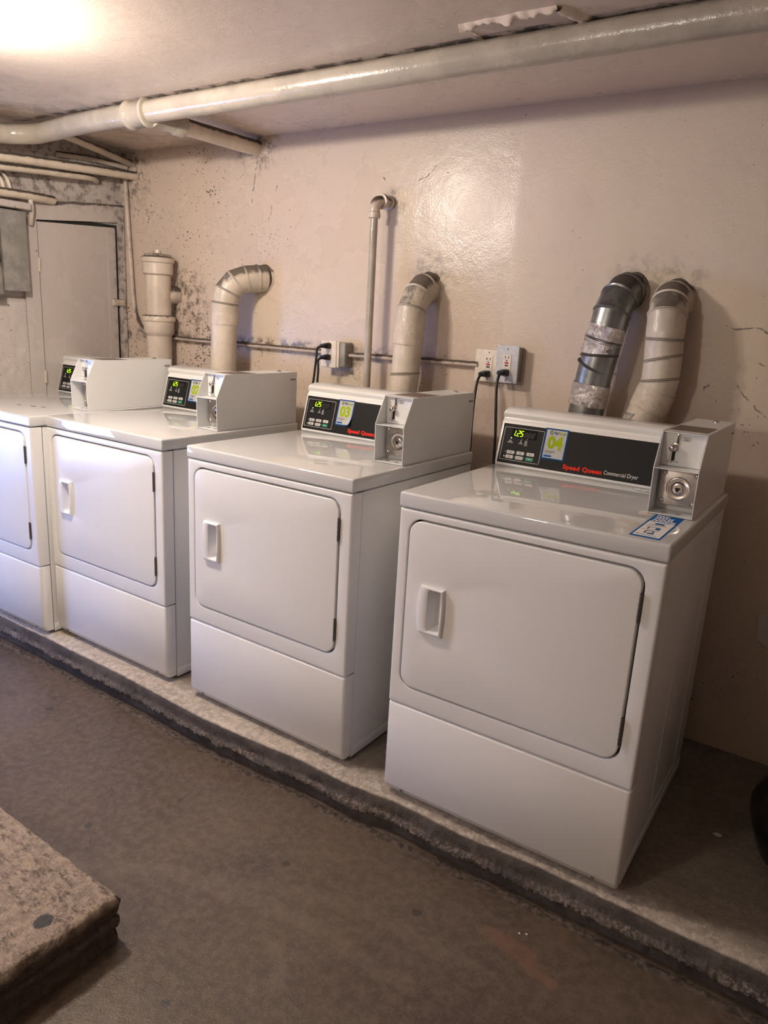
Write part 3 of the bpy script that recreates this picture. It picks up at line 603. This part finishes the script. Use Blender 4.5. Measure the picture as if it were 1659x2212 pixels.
# ------------------------------------------------------------------ dryers
W, D, HT, HL, HS = .683, .692, .904, .862, .298
DX0, DX1, DZ0, DZ1, DR_ = .036, .637, .362, .834, .036
A0 = Vector((0, .5544, .9039)); V = Vector((0, .2575, .9663)); U = Vector((1, 0, 0)); N = Vector((0, -.9663, .2575))
def cp(u, v, n=0.): return A0+U*u+V*v+N*n
def panel_quad(bm, u0, u1, v0, v1, r, n0, n1, seg=4):
    ring = rr(u0, u1, v0, v1, r, seg)
    loops(bm, [[cp(a, b, n0) for a, b in ring], [cp(a, b, n1) for a, b in ring]], cap0=True, cap1=True)
def panel_frame(bm, u0, u1, v0, v1, r, t, n0, n1):
    a, b = rr(u0, u1, v0, v1, r, 4), rr(u0+t, u1-t, v0+t, v1-t, max(r-t, .0005), 4)
    loops(bm, [[cp(x, z, n0) for x, z in a], [cp(x, z, n1) for x, z in a], [cp(x, z, n1) for x, z in b], [cp(x, z, n0) for x, z in b]], close=True)
SEG = {'1': 'bc', '2': 'abged', '5': 'afgcd'}
def seg_digit(bm, ch, u, v, w_, h, n0, n1, sh=.22, t=.0019):
    def P2(a, b): return cp(u+a+b*sh, v+b, 0)
    segs = {'a': ((0, h), (w_, h)), 'b': ((w_, h), (w_, h/2)), 'c': ((w_, h/2), (w_, 0)), 'd': ((0, 0), (w_, 0)), 'e': ((0, 0), (0, h/2)), 'f': ((0, h/2), (0, h)), 'g': ((0, h/2), (w_, h/2))}
    for s_ in (SEG[ch] if ch in SEG else 'abcdefg'):
        (a, b), (c, d_) = segs[s_]; p, q = P2(a, b), P2(c, d_); dr = (q-p).normalized(); sd = N.cross(dr).normalized()*t/2; p += dr*t*.25; q -= dr*t*.25
        lo = [p-sd, q-sd, q+sd, p+sd]; loops(bm, [[x+N*n0 for x in lo], [x+N*n1 for x in lo]], cap0=True, cap1=True)
def handle_loop(s, y):
    """outline of the door pull: straight right side, bowed left side; s shrinks it"""
    x0, x1, z0, z1 = .0865+s, .1545-s, .535+s, .6665-s; pts = []
    for i in range(13): t = i/12; z = z1-(z1-z0)*t; pts.append((x0-.0065*math.sin(PI*t), y, z))
    for i in range(1, 13): t = i/12; pts.append((x0+(x1-x0)*t, y, z0))
    for i in range(1, 13): t = i/12; pts.append((x1+.003*math.sin(PI*t), y, z0+(z1-z0)*t))
    for i in range(1, 12): t = i/12; pts.append((x1-(x1-x0)*t, y, z1))
    return pts
def recess_loop(s, y):
    x0, x1, z0, z1 = .111+s, .149-s, .546+s, .660-s; r = .006; pts = []
    def c(px, pz):
        # pull the corners in for a rounded rectangle
        qx = min(max(px, x0+r), x1-r); qz = min(max(pz, z0+r), z1-r); d_ = Vector((px-qx, pz-qz))
        if abs(px-qx) > 1e-9 and abs(pz-qz) > 1e-9: d_ = d_.normalized()*r
        return (qx+d_.x, y, qz+d_.y)
    for i in range(13): pts.append(c(x0, z1-(z1-z0)*i/12))
    for i in range(1, 13): pts.append(c(x0+(x1-x0)*i/12, z0))
    for i in range(1, 13): pts.append(c(x1, z0+(z1-z0)*i/12))
    for i in range(1, 12): pts.append(c(x1-(x1-x0)*i/12, z1))
    return pts
def make_dryer():
    e = empty('clothes_dryer')
    # cabinet with embossed side lines
    bm = bmesh.new(); box(bm, .003, W-.003, .0505, D, .030, HL-.002, .002); box(bm, .02, W-.02, .06, D-.02, .004, .03)
    for x, s_ in ((W-.003, 1), (.003, -1)):
        for y0, y1, z0, z1 in ((.298, .3015, .07, .835), (.58, .5835, .07, .835), (.298, .5835, .832, .8355), (.298, .5835, .07, .0735)):
            box(bm, min(x, x+s_*.0014), max(x, x+s_*.0014), y0, y1, z0, z1)
    obj('cabinet', bm, 'side', e, 35)
    bm = bmesh.new(); box(bm, W-.0035, W-.0015, .050, D-.004, .008, .040, .0008); cyl(bm, (W-.003, .085, .024), (W+.0008, .085, .024), .004, 12)
    obj('base_rail', bm, 'side', e, 35)
    bm = bmesh.new(); box(bm, .006, .677, .034, .060, .03, .8618); obj('seam_shade_liner', bm, 'gap', e)  # dark liner added so panel seams and the door gap look shaded
    # front panel with the door opening
    bm = bmesh.new(); plate(bm, (.001, W-.001, HS+.002, HL-.0018, .003), 0, .046, .0065, (DX0-.0055, DX1+.0055, DZ0-.0055, DZ1+.0055, DR_+.0055), .003, 5); obj('front_panel', bm, 'enamel', e, 50)
    # lower panel, toe bevelled back
    bm = bmesh.new(); xs = (.001, .0019, .0045, .009, W-.009, W-.0045, W-.0019, W-.001); ins = (.010, .0055, .002, 0, 0, .002, .0055, .010); rings = []
    for x, d_ in zip(xs, ins):
        rings.append([(x, .046, HS-.0015), (x, .006+d_, HS-.0015), (x, .0018+d_, HS-.003), (x, d_, HS-.007), (x, d_, .038), (x, .0012+d_, .0365), (x, .0120+d_, .0175), (x, .015+d_, .0165), (x, .046, .0165)])
    loops(bm, rings, cap0=True, cap1=True); lp = obj('lower_panel', bm, 'enamel', e, 50)
    for x in (.060, .623):
        bm = bmesh.new(); cyl(bm, (x, .0045, .0275), (x, .014, .0275), .0050, 16); obj('screw', bm, 'screw', lp, 40)
    for x in (.06, .62):
        for y in (.09, .62):
            bm = bmesh.new(); cyl(bm, (x, y, 0.0), (x, y, .006), .018, 14); obj('foot', bm, 'rubber', e, 40)
    # door
    bm = bmesh.new(); plate(bm, (DX0, DX1, DZ0, DZ1, DR_), -.0025, .022, .0035, (.110, .150, .545, .661, .006), .0008, 4); dr = obj('door', bm, 'enamel', e, 50)
    bm = bmesh.new(); f = -.0145
    loops(bm, [handle_loop(-.0005, -.0022), handle_loop(-.0005, -.006), handle_loop(.001, f+.002), handle_loop(.004, f), recess_loop(-.0035, f), recess_loop(-.001, f+.0015), recess_loop(.0, f+.005), recess_loop(.002, .028), recess_loop(.006, .033)], cap1=True)
    obj('door_handle', bm, 'plastic', dr, 40)
    for z0, z1 in ((.716, .785), (.408, .478)):
        bm = bmesh.new(); x = DX1+.0018; cyl(bm, (x, -.003, z0), (x, -.003, z1), .0034, 12)
        for k in range(1, 5): zz = z0+(z1-z0)*k/5; cyl(bm, (x, -.003, zz-.0008), (x, -.003, zz+.0008), .0042, 12)
        box(bm, x-.003, x+.003, -.003, .012, z0+.004, z1-.004); obj('hinge', bm, 'hinge', dr, 40)
    # worktop
    bm = bmesh.new(); box(bm, -.002, W+.002, -.002, D, HL+.0012, HT, .0065, 5); obj('worktop', bm, 'lid', e, 60)
    # console
    bm = bmesh.new()
    P_ = [(.5600, HT-.002), (.5540, HT+.003)]
    q = cp(0, .002); P_ += [(q.y, q.z)]
    for v_, n_ in ((.006, .0025), (.010, .0035), (.143, .0035), (.146, .002), (.150, -.001), (.155, -.0015), (.159, .002), (.162, .006), (.167, .009), (.173, .008), (.178, .003)):
        q = cp(0, v_, n_); P_.append((q.y, q.z))
    P_ += [(.620, 1.083), (.684, 1.083), (.690, 1.077), (.690, HT-.002)]
    cen = (.62, 1.0)
    def shr(s): return [(cen[0]+(y-cen[0])*s, cen[1]+(z-cen[1])*s if z > HT+.004 else z) for y, z in P_]
    loops(bm, [[(.0045, y, z) for y, z in shr(.94)], [(.006, y, z) for y, z in shr(.975)], [(.010, y, z) for y, z in shr(1)], [(.655, y, z) for y, z in shr(1)], [(.659, y, z) for y, z in shr(.975)], [(.6605, y, z) for y, z in shr(.94)]], cap0=True, cap1=True)
    k = obj('console', bm, 'console', e, 40)
    f0, f1 = .0035, .0043
    bm = bmesh.new(); panel_quad(bm, .0125, .652, .0095, .1355, .002, .003, f1); obj('control_fascia', bm, 'black', k)
    bm = bmesh.new(); panel_frame(bm, .0190, .1525, .0200, .1245, .003, .0010, f1, f1+.0003); obj('border_line', bm, 'white_ink', k)
    bm = bmesh.new(); panel_quad(bm, .045, .130, .093, .1225, .001, f1, f1+.0004); obj('display_window', bm, simple_dark, k)
    bm = bmesh.new()
    for j, ch in enumerate('125'): seg_digit(bm, ch, (.0515+j*.0113-(.0040 if ch == '1' else 0)), .0990, .0072, .0170, f1+.0005, f1+.0009)
    box_c = cp(.0592, .0990, f1+.0007); loops(bm, [[box_c+U*a+V*b-N*.0002 for a, b in ((-.001, -.001), (.001, -.001), (.001, .001), (-.001, .001))], [box_c+U*a+V*b+N*.0002 for a, b in ((-.001, -.001), (.001, -.001), (.001, .001), (-.001, .001))]], cap0=True, cap1=True)
    obj('lit_digits', bm, 'led', k)
    bm = bmesh.new()
    for j in range(3): seg_digit(bm, '8', (.0880+j*.0122), .0975, .0070, .0150, f1+.0005, f1+.0008, t=.0016)
    obj('unlit_digits', bm, 'dim', k)
    def dot(u, v, r_, m, nm):
        bm = bmesh.new(); loops(bm, [[cp(u+r_*math.cos(2*PI*i/12), v+r_*math.sin(2*PI*i/12), n_) for i in range(12)] for n_ in (f1, f1+.0005)], cap0=True, cap1=True); obj(nm, bm, m, k)
    dot(.0463, .091, .0017, 'led_dot', 'indicator_light')
    for u, v_ in ((.0828, .0915), (.0999, .0923), (.0350, .0461), (.0675, .0463), (.1010, .0468), (.0675, .0315), (.1000, .0318)): dot(u, v_, .0011, 'white_ink', 'indicator_light')
    dot(.0335, .0308, .0014, 'led_dot', 'indicator_light')
    for u, v_, lines in ((.0450, .084, ('P --', 'INSERT', 'PUSH CARD')), (.0805, .084, ('IN', 'USE', 'EXTEND')), (.0975, .085, ('LINT', 'DOOR', 'OPEN', 'CLEAN'))):
        for q_, tx in enumerate(lines): link('small_lettering', textmesh(tx, .0042, cp(u, v_-.0045*q_, f1), U, V, N, .00008, 0, .0001, .8, 'CENTER'), 'white_ink', k)
    bl = (('HIGH', 'TEMP'), ('LOW', 'TEMP'), ('NO', 'HEAT'), ('MED', 'TEMP'), ('DELICATE',), ('START',))
    for q_, (u, v_) in enumerate(((.0526, .0458), (.0860, .0461), (.1200, .0466), (.0512, .0312), (.0848, .0309), (.1192, .0314))):
        bm = bmesh.new(); panel_quad(bm, u-.0125, u+.0125, v_-.0053, v_+.0053, .0018, f1, f1+.0006); bt = obj('button', bm, 'green_btn' if q_ == 5 else 'button', k)
        for r_, tx in enumerate(bl[q_]):
            zz = v_+(.0005 if len(bl[q_]) == 2 else -.0015)-.0042*r_
            link('button_lettering', textmesh(tx, .0042, cp(u, zz, f1+.0006), U, V, N, .0001, 0, .0001, .85, 'CENTER'), 'grey_ink' if q_ < 5 else 'white_ink', k)
    bt = textmesh('Speed Queen', .0185, cp(.2305, .0205, f1), U, V, N, .0009, .0, .0002, space=1.10, width=.1210); link('brand_lettering', bt, 'red', k)
    bt = textmesh('Commercial Dryer', .0175, cp(.3560, .0225, f1), U, V, N, .0, .15, .0002, width=.1010); link('type_lettering', bt, 'white_ink', k)
    # coin box
    X0, X1, ZB = .5635, .6703, HT+.0015
    prof_ = [(.2613, ZB), (.2581, 1.022), (.3006, 1.1073), (.6925, 1.1073), (.6925, ZB)]
    bm = bmesh.new()
    for xa, xb in ((X0, X0+.0022), (X1-.0022, X1)): loops(bm, [[(xa, y, z) for y, z in prof_], [(xb, y, z) for y, z in prof_]], cap0=True, cap1=True)
    t_ = .0022
    box(bm, X0+t_, X1-t_, .3010, .6925, 1.1073-t_, 1.1073); box(bm, X0+t_, X1-t_, .2613, .6925, ZB, ZB+t_)
    box(bm, X0+t_, X1-t_, .6925-t_, .6925, ZB+t_, 1.1073-t_); box(bm, X0+t_, X1-t_, .330, .332, ZB+t_, 1.1073-t_)
    box(bm, X0+t_, X1-t_, .2585, .330, 1.0195, 1.0215)
    bmesh.ops.bevel(bm, geom=[ed for ed in bm.edges if ed.calc_length() > .05], offset=.0005, segments=1, affect='EDGES')
    c = obj('coin_box', bm, 'coinbox', e, 30)
    bm = bmesh.new(); box(bm, X0+.004, X1-.002, .27, .688, HT-.0005, ZB+.0004); obj('gasket', bm, 'hinge', c)
    bm = bmesh.new(); box(bm, X0+.006, X1-.010, .348, .47, 1.1073, 1.1079); obj('top_label', bm, 'label_brown', c)
    bm = bmesh.new(); lathe(bm, [(.009, 0), (.009, .003), (.006, .006), (.001, .006)], (.628, .635, 1.1073), n=18); obj('top_lock', bm, 'chrome', c, 40)
    bm = bmesh.new(); box(bm, X1-.0004, X1+.0008, .655, .684, 1.076, 1.083, .0003); obj('side_vent', bm, 'boxgrey', c)
    # upper compartment: inclined slide plate with slot, lever and knob
    ya = .312
    bm = bmesh.new(); box(bm, X0+.0025, X1-.0025, ya, ya+.003, 1.0225, 1.104); obj('slide_plate', bm, 'coinbox', c)
    bm = bmesh.new(); box(bm, .5975, .6045, ya-.0025, ya, 1.078, 1.103, .001); box(bm, .5915, .6040, ya-.0025, ya, 1.068, 1.080, .001); obj('coin_slot_frame', bm, 'chrome', c, 40)
    bm = bmesh.new(); box(bm, .5998, .6022, ya-.003, ya-.0005, 1.081, 1.101); obj('coin_slot', bm, 'gap', c)
    bm = bmesh.new(); box(bm, .5890, .5985, ya-.0006, ya, 1.031, 1.064, .0002); obj('lever_slot', bm, 'gap', c)
    bm = bmesh.new(); cyl(bm, (.5895, ya-.004, 1.030), (.5895, ya-.002, 1.064), .0022, 10); lathe(bm, [(.012, 0), (.012, -.0018), (.001, -.0018)], (.593, ya-.006, 1.033), (0, -.35, -1), 18); obj('lever', bm, 'chrome', c, 40)
    bm = bmesh.new(); bmesh.ops.create_uvsphere(bm, u_segments=20, v_segments=14, radius=.0088, matrix=Matrix.Translation((.5925, ya-.010, 1.067)) @ Matrix.Diagonal((1, .75, 1, 1))); obj('knob', bm, 'chrome', c, 60)
    hx = [(.607, 1.0915), (.611, 1.0965), (.627, 1.0965), (.631, 1.0915), (.627, 1.0865), (.611, 1.0865)]
    bm = bmesh.new(); hx2 = [(.619+(x-.619)*.93, 1.0915+(z-1.0915)*.84) for x, z in hx]
    loops(bm, [[(x, ya, z) for x, z in hx], [(x, ya-.0004, z) for x, z in hx], [(x, ya-.0004, z) for x, z in hx2], [(x, ya, z) for x, z in hx2]], close=True); obj('price_outline', bm, 'grey_ink', c)
    link('price_lettering', textmesh('25¢', .0085, (.619, ya-.0002, 1.0885), (1, 0, 0), (0, 0, 1), (0, -1, 0), .00015, 0, .0002, 1, 'CENTER'), 'grey_ink', c)
    # lower compartment: stamped lock plate
    yl = .308; lx, lz = .6195, .9675
    bm = bmesh.new(); box(bm, .5740, .6660, yl, yl+.0025, .924, 1.0155, .001); obj('lock_plate', bm, 'steel', c, 30)
    bm = bmesh.new(); lathe(bm, [(.030, 0), (.029, .0022), (.0265, .0030), (.0225, .0012), (.0185, .0012), (.0165, .0045), (.0145, .0062), (.010, .0066), (.0005, .0066)], (lx, yl, lz), (0, -1, 0), 36, True, True); lk = obj('cash_lock', bm, 'chrome', c, 50)
    bm = bmesh.new(); box(bm, lx-.006, lx+.006, yl-.0072, yl-.006, lz-.001, lz+.003); cyl(bm, (lx-.001, yl-.0075, lz-.003), (lx-.001, yl-.006, lz-.003), .0042, 12); obj('keyhole', bm, 'gap', c)
    for x, z in ((.5825, 1.005), (.658, 1.005), (.5825, .934), (.658, .934)):
        bm = bmesh.new(); lathe(bm, [(.0065, 0), (.0062, .002), (.0045, .0038), (.0005, .0045)], (x, yl, z), (0, -1, 0), 16); obj('plate_bolt', bm, 'chrome', c, 50)
    for x in (.598, .632):
        bm = bmesh.new(); lathe(bm, [(.008, 0), (.007, .0012), (.003, .0018), (.0005, .0018)], (x, .285, ZB+t_), (0, 0, 1), 16); obj('floor_bolt', bm, 'steel', c, 40)
    return e
simple_dark = simple('display_glass', (.008, .007, .007), .6, 0, .08)
def sticker(e, u, num, curl=0.):
    k = [c for c in e.children if c.name.startswith('console')][0]; n0 = .0044
    u0, u1, v0, v1 = u, u+.0745, .0405, .1375
    def grid(bm, a0, a1, b0, b1, n_, th=.0003, K=10):
        def cn(a, b):
            t = max(0, (a-u0)/(u1-u0)+(v1-b)/(v1-v0)-1.45)/.55; return cp(a-curl*t*t*.5, b+curl*t*t*.4, n_+curl*1.2*t*t)
        g1 = [[bm.verts.new(cn(a0+(a1-a0)*i/K, b0+(b1-b0)*j/K)) for j in range(K+1)] for i in range(K+1)]
        for i in range(K):
            for j in range(K): bm.faces.new((g1[i][j], g1[i+1][j], g1[i+1][j+1], g1[i][j+1]))
        bmesh.ops.solidify(bm, geom=bm.faces[:], thickness=-th)
    bm = bmesh.new(); grid(bm, u0, u1, v0, v1, n0); obj('sticker_border', bm, 'blue', k)
    bm = bmesh.new(); grid(bm, u0+.0045, u1-.0045, v0+.0045, v1-.0045, n0+.0004); obj('sticker_face', bm, 'paper', k)
    n1 = n0+.0009; um = (u0+u1)/2
    link('sticker_number', textmesh(num, .052, cp(um, .0760, n1), U, V, N, .0021, 0, .00015, .90, 'CENTER', 1.0), 'lime', k)
    link('sticker_brand', textmesh('Pay', .0125, cp(u0+.0285, .1205, n1), U, V, N, .0004, 0, .00015, .8), 'navy', k)
    link('sticker_brand', textmesh('Range', .0125, cp(u0+.0430, .1205, n1), U, V, N, .0001, 0, .00015, .78), 'lime', k)
    for m_, aa, bb, sh in (('navy', 60, 330, 0), ('lime', 0, 360, 1)):
        bm = bmesh.new(); c_ = (u0+.0215, .1245); r0, r1 = (.0042, .0066) if m_ == 'navy' else (.0001, .0032); off = .0012 if sh else 0
        a_ = [math.radians(aa+(bb-aa)*i/20) for i in range(21)]
        o_ = [bm.verts.new(cp(c_[0]+off+r1*math.cos(x), c_[1]+r1*math.sin(x), n1+.0001)) for x in a_]; i_ = [bm.verts.new(cp(c_[0]+off+r0*math.cos(x), c_[1]+r0*math.sin(x), n1+.0001)) for x in a_]
        for q in range(20): bm.faces.new((o_[q], o_[q+1], i_[q+1], i_[q]))
        obj('sticker_logo', bm, m_, k, norm=False)
    bm = bmesh.new(); panel_quad(bm, u0+.008, u1-.008, .0700, .0704, .0001, n1, n1+.0001); obj('sticker_rule', bm, 'grey_ink', k)
    link('sticker_lettering', textmesh('Launch PayRange App', .0047, cp(u0+.0085, .0640, n1), U, V, N, .00015, 0, .0001, .78), 'grey_ink', k)
    link('sticker_lettering', textmesh('Tap or Swipe', .0042, cp(u0+.0125, .0590, n1), U, V, N, 0, 0, .0001, .8), 'grey_ink', k)
    bm = bmesh.new(); ar = [(u0+.0085, .0485), (u0+.031, .0485), (u0+.0345, .0513), (u0+.031, .0541), (u0+.0085, .0541)]
    loops(bm, [[cp(a, b, n1) for a, b in ar], [cp(a, b, n1+.0001) for a, b in ar]], cap0=True, cap1=True); obj('sticker_arrow', bm, 'blue', k)
dry = make_dryer()
tag(dry, 'x', 'clothes dryer', 'white coin-operated dryers in a row')
LAB = ['nearest white coin-operated dryer, numbered 04, blue and white sheet on its top',
       'white coin-operated dryer numbered 03, standing right next to the nearest one',
       'white coin-operated dryer numbered 02, its side hard against the leftmost dryer',
       'leftmost white coin-operated dryer, cut off by the left edge, dark marks on its top']
PL = [(.6828, .0143, .021, 0.), (-.1685, .0174, -.0005, -.0122), (-.9800, .0192, .0050, -.0115), (-1.6665, -.0448, .0132, -.0018)]
ds = [dry]+[copy_tree(dry) for _ in range(3)]
for o, (x, y, a, z), lb in zip(ds, PL, LAB):
    o.location = (x-W*math.cos(a), y-W*math.sin(a), 0.); o.rotation_euler = (0, 0, a); o['label'] = lb
for o, z in zip(ds, (0, .0, .0, .0)): pass
sticker(ds[0], .1545, '04'); sticker(ds[1], .1650, '03', .010); sticker(ds[2], .1640, '02')
# sticker and marks on the worktop of the nearest dryer
top = [c for c in ds[0].children if c.name.startswith('worktop')][0]
def tq(bm, x0, x1, y0, y1, z): loops(bm, [[(x0, y0, z), (x1, y0, z), (x1, y1, z), (x0, y1, z)], [(x0, y0, z+.0002), (x1, y0, z+.0002), (x1, y1, z+.0002), (x0, y1, z+.0002)]], cap0=True, cap1=True)
zt_ = HT
bm = bmesh.new(); tq(bm, .586, .6535, .022, .262, zt_); obj('sheet_border', bm, 'blue', top)
bm = bmesh.new(); tq(bm, .5905, .649, .034, .186, zt_+.0003); obj('sheet_face', bm, 'paper', top)
for q, tx in enumerate(('PAY', 'WITH', 'YOUR', 'PHONE')):
    link('sheet_lettering', textmesh(tx, .0200, (.5935, .2435-.0175*q, zt_+.0004), (1, 0, 0), (0, 1, 0), (0, 0, 1), .0009, 0, .0001, .80), 'paper', top)
for x0, x1, y0, y1, m_ in ((.597, .606, .176, .178, 'grey_ink'), (.610, .642, .176, .177, 'grey_ink'), (.609, .630, .156, .170, 'blue'), (.599, .637, .147, .150, 'grey_ink'), (.595, .603, .133, .136, 'redbtn'), (.604, .628, .134, .135, 'grey_ink'), (.604, .632, .122, .125, 'navy'), (.604, .607, .106, .125, 'navy'), (.622, .632, .106, .122, 'blue'), (.604, .633, .101, .103, 'grey_ink'), (.594, .602, .093, .095, 'redbtn'), (.606, .634, .090, .092, 'grey_ink'), (.607, .627, .083, .086, 'navy'), (.607, .610, .062, .086, 'navy'), (.624, .627, .070, .086, 'navy'), (.607, .622, .062, .065, 'navy'), (.616, .630, .058, .068, 'blue'), (.595, .603, .046, .050, 'grey_ink'), (.606, .640, .044, .046, 'grey_ink')):
    bm = bmesh.new(); tq(bm, x0, x1, y0, y1, zt_+.0006); obj('sheet_print', bm, m_, top)
def blotch(x, y, rx, ry, seed, m_, nm, z=.0002, par=top):
    bm = bmesh.new(); ring = []
    for i in range(26):
        a = 2*PI*i/26; k_ = 1+.45*noise.noise(Vector((math.cos(a)*1.6, math.sin(a)*1.6, seed))); ring.append((x+rx*k_*math.cos(a), y+ry*k_*math.sin(a)))
    loops(bm, [[(a, b, HT+z-.0002) for a, b in ring], [(a, b, HT+z) for a, b in ring]], cap0=True, cap1=True); obj(nm, bm, m_, par)
M['residue'] = simple('sticker_residue', (.70, .64, .58), .6)
blotch(.548, .140, .026, .018, 3.1, 'residue', 'sticker_residue'); blotch(.560, .255, .018, .022, 8.2, 'residue', 'sticker_residue')
bm = bmesh.new(); rows = []
for i in range(15):
    row = []
    for j in range(5):
        x = .462+.06*i/14; y = .524+.012*(j/4-.5)*(1+.6*noise.noise(Vector((i*.5, 1, 0))))+.004*math.sin(i*.9)
        row.append(bm.verts.new((x, y, HT+.0012+.0035*abs(noise.noise(Vector((i*.7, j*.8, 2)))))))
    rows.append(row)
for a, b in zip(rows, rows[1:]):
    for j in range(4): bm.faces.new((a[j], a[j+1], b[j+1], b[j]))
o = obj('paper_shreds', bm, 'paper', top, 30)
for dq, (xx, yy) in ((ds[1], (.545, .235)), (ds[2], (.545, .24))):
    tp = [c for c in dq.children if c.name.startswith('worktop')][0]; blotch(xx, yy, .022, .026, xx*9, 'residue', 'sticker_residue', par=tp)
t1 = [c for c in ds[3].children if c.name.startswith('worktop')][0]
M['burn'] = simple('rust_mark', (.05, .025, .015), .7)
for q, (xx, yy, rx, ry) in enumerate(((.43, .17, .022, .006), (.47, .19, .018, .004), (.36, .15, .02, .004))): blotch(xx, yy, rx, ry, q*3., 'burn', 'rust_mark', par=t1)
# ------------------------------------------------------------------ bag, note, scraps, lamp
e = empty('garbage_bag', (1.172, .485, 0)); tag(e, 'bulging black garbage bag on the slab at the right edge, mostly out of view', 'garbage bag')
bm = bmesh.new(); rows = []
for i in range(22):
    t = i/21; z = .62*t; r_ = .235+.04*math.sin(PI*t/.36) if t < .18 else .275-.135*((t-.18)/.62)**1.1 if t < .8 else .14-.10*((t-.8)/.2)
    if i == 0: r_ = .20
    rows.append([(r_*(1+.05*noise.noise(Vector((math.cos(a)*3, math.sin(a)*3, z*7))))*math.cos(a), r_*(1+.05*noise.noise(Vector((math.cos(a)*3, math.sin(a)*3, z*7+9))))*math.sin(a), z) for a in [2*PI*j/48 for j in range(48)]])
loops(bm, rows, cap0=True, cap1=True); obj('bag_body', bm, 'bag', e, 80)
bm = bmesh.new(); lathe(bm, [(.055, .60), (.03, .63), (.028, .66), (.06, .70), (.075, .73), (.02, .71)], (0, 0, 0), n=14); obj('bag_knot', bm, 'bag', e, 60)
bm = bmesh.new(); pts = [(.786, .500), (.96, .513), (.96, .345), (.842, .390), (.796, .414)]
loops(bm, [[(x, YW-.001-.006*(x > .9), z) for x, z in pts], [(x, YW-.004-.006*(x > .9), z) for x, z in pts]], cap0=True, cap1=True); tag(obj('paper_sheet', bm, 'note'), 'pale sheet with a cut corner stuck low on the wall at the right edge', 'paper')
def scrap(x, y, z, s, label, m_, nm='paper_scrap', seed=0):
    bm = bmesh.new(); ring = [(s*(1+.4*noise.noise(Vector((a, seed, 0))))*math.cos(a), s*.75*(1+.4*noise.noise(Vector((a, seed, 5))))*math.sin(a)) for a in [2*PI*i/9 for i in range(9)]]
    loops(bm, [[(a, b, 0) for a, b in ring], [(a*.9, b*.9, .0015) for a, b in ring]], cap0=True, cap1=True); o = obj(nm, bm, m_); o.location = (x, y, z); tag(o, label, 'debris')
scrap(.837, .436, .0003, .011, 'small pale chip lying on the slab to the right of the nearest dryer', 'note')
scrap(.505, -.122, ZF+.0003, .0028, 'tiny white speck on the floor in front of the nearest dryer, left of two', 'paper', 'debris_speck', 2)
scrap(.520, -.113, ZF+.0003, .0028, 'tiny white speck on the floor in front of the nearest dryer, right of two', 'paper', 'debris_speck', 4)
e = empty('ceiling_lamp', (LAMP[0], LAMP[1], ZC-.001)); tag(e, 'twin bulb ceiling lamp', 'lamp')
bm = bmesh.new(); lathe(bm, [(.085, 0), (.085, -.012), (.06, -.02), (.001, -.02)], (0, 0, 0), n=32); obj('lamp_base', bm, 'ivory', e, 40)
M['bulb'] = glow('bulb_glass', (1.0, .86, .7), 25)
for dx, dy in ((-.05, .02), (.05, -.05)):
    bm = bmesh.new(); lathe(bm, [(.014, -.018), (.016, -.035), (.026, -.055), (.03, -.072), (.025, -.090), (.001, -.097)], (dx*1.0, dy, 0), n=20); obj('bulb', bm, 'bulb', e, 60)
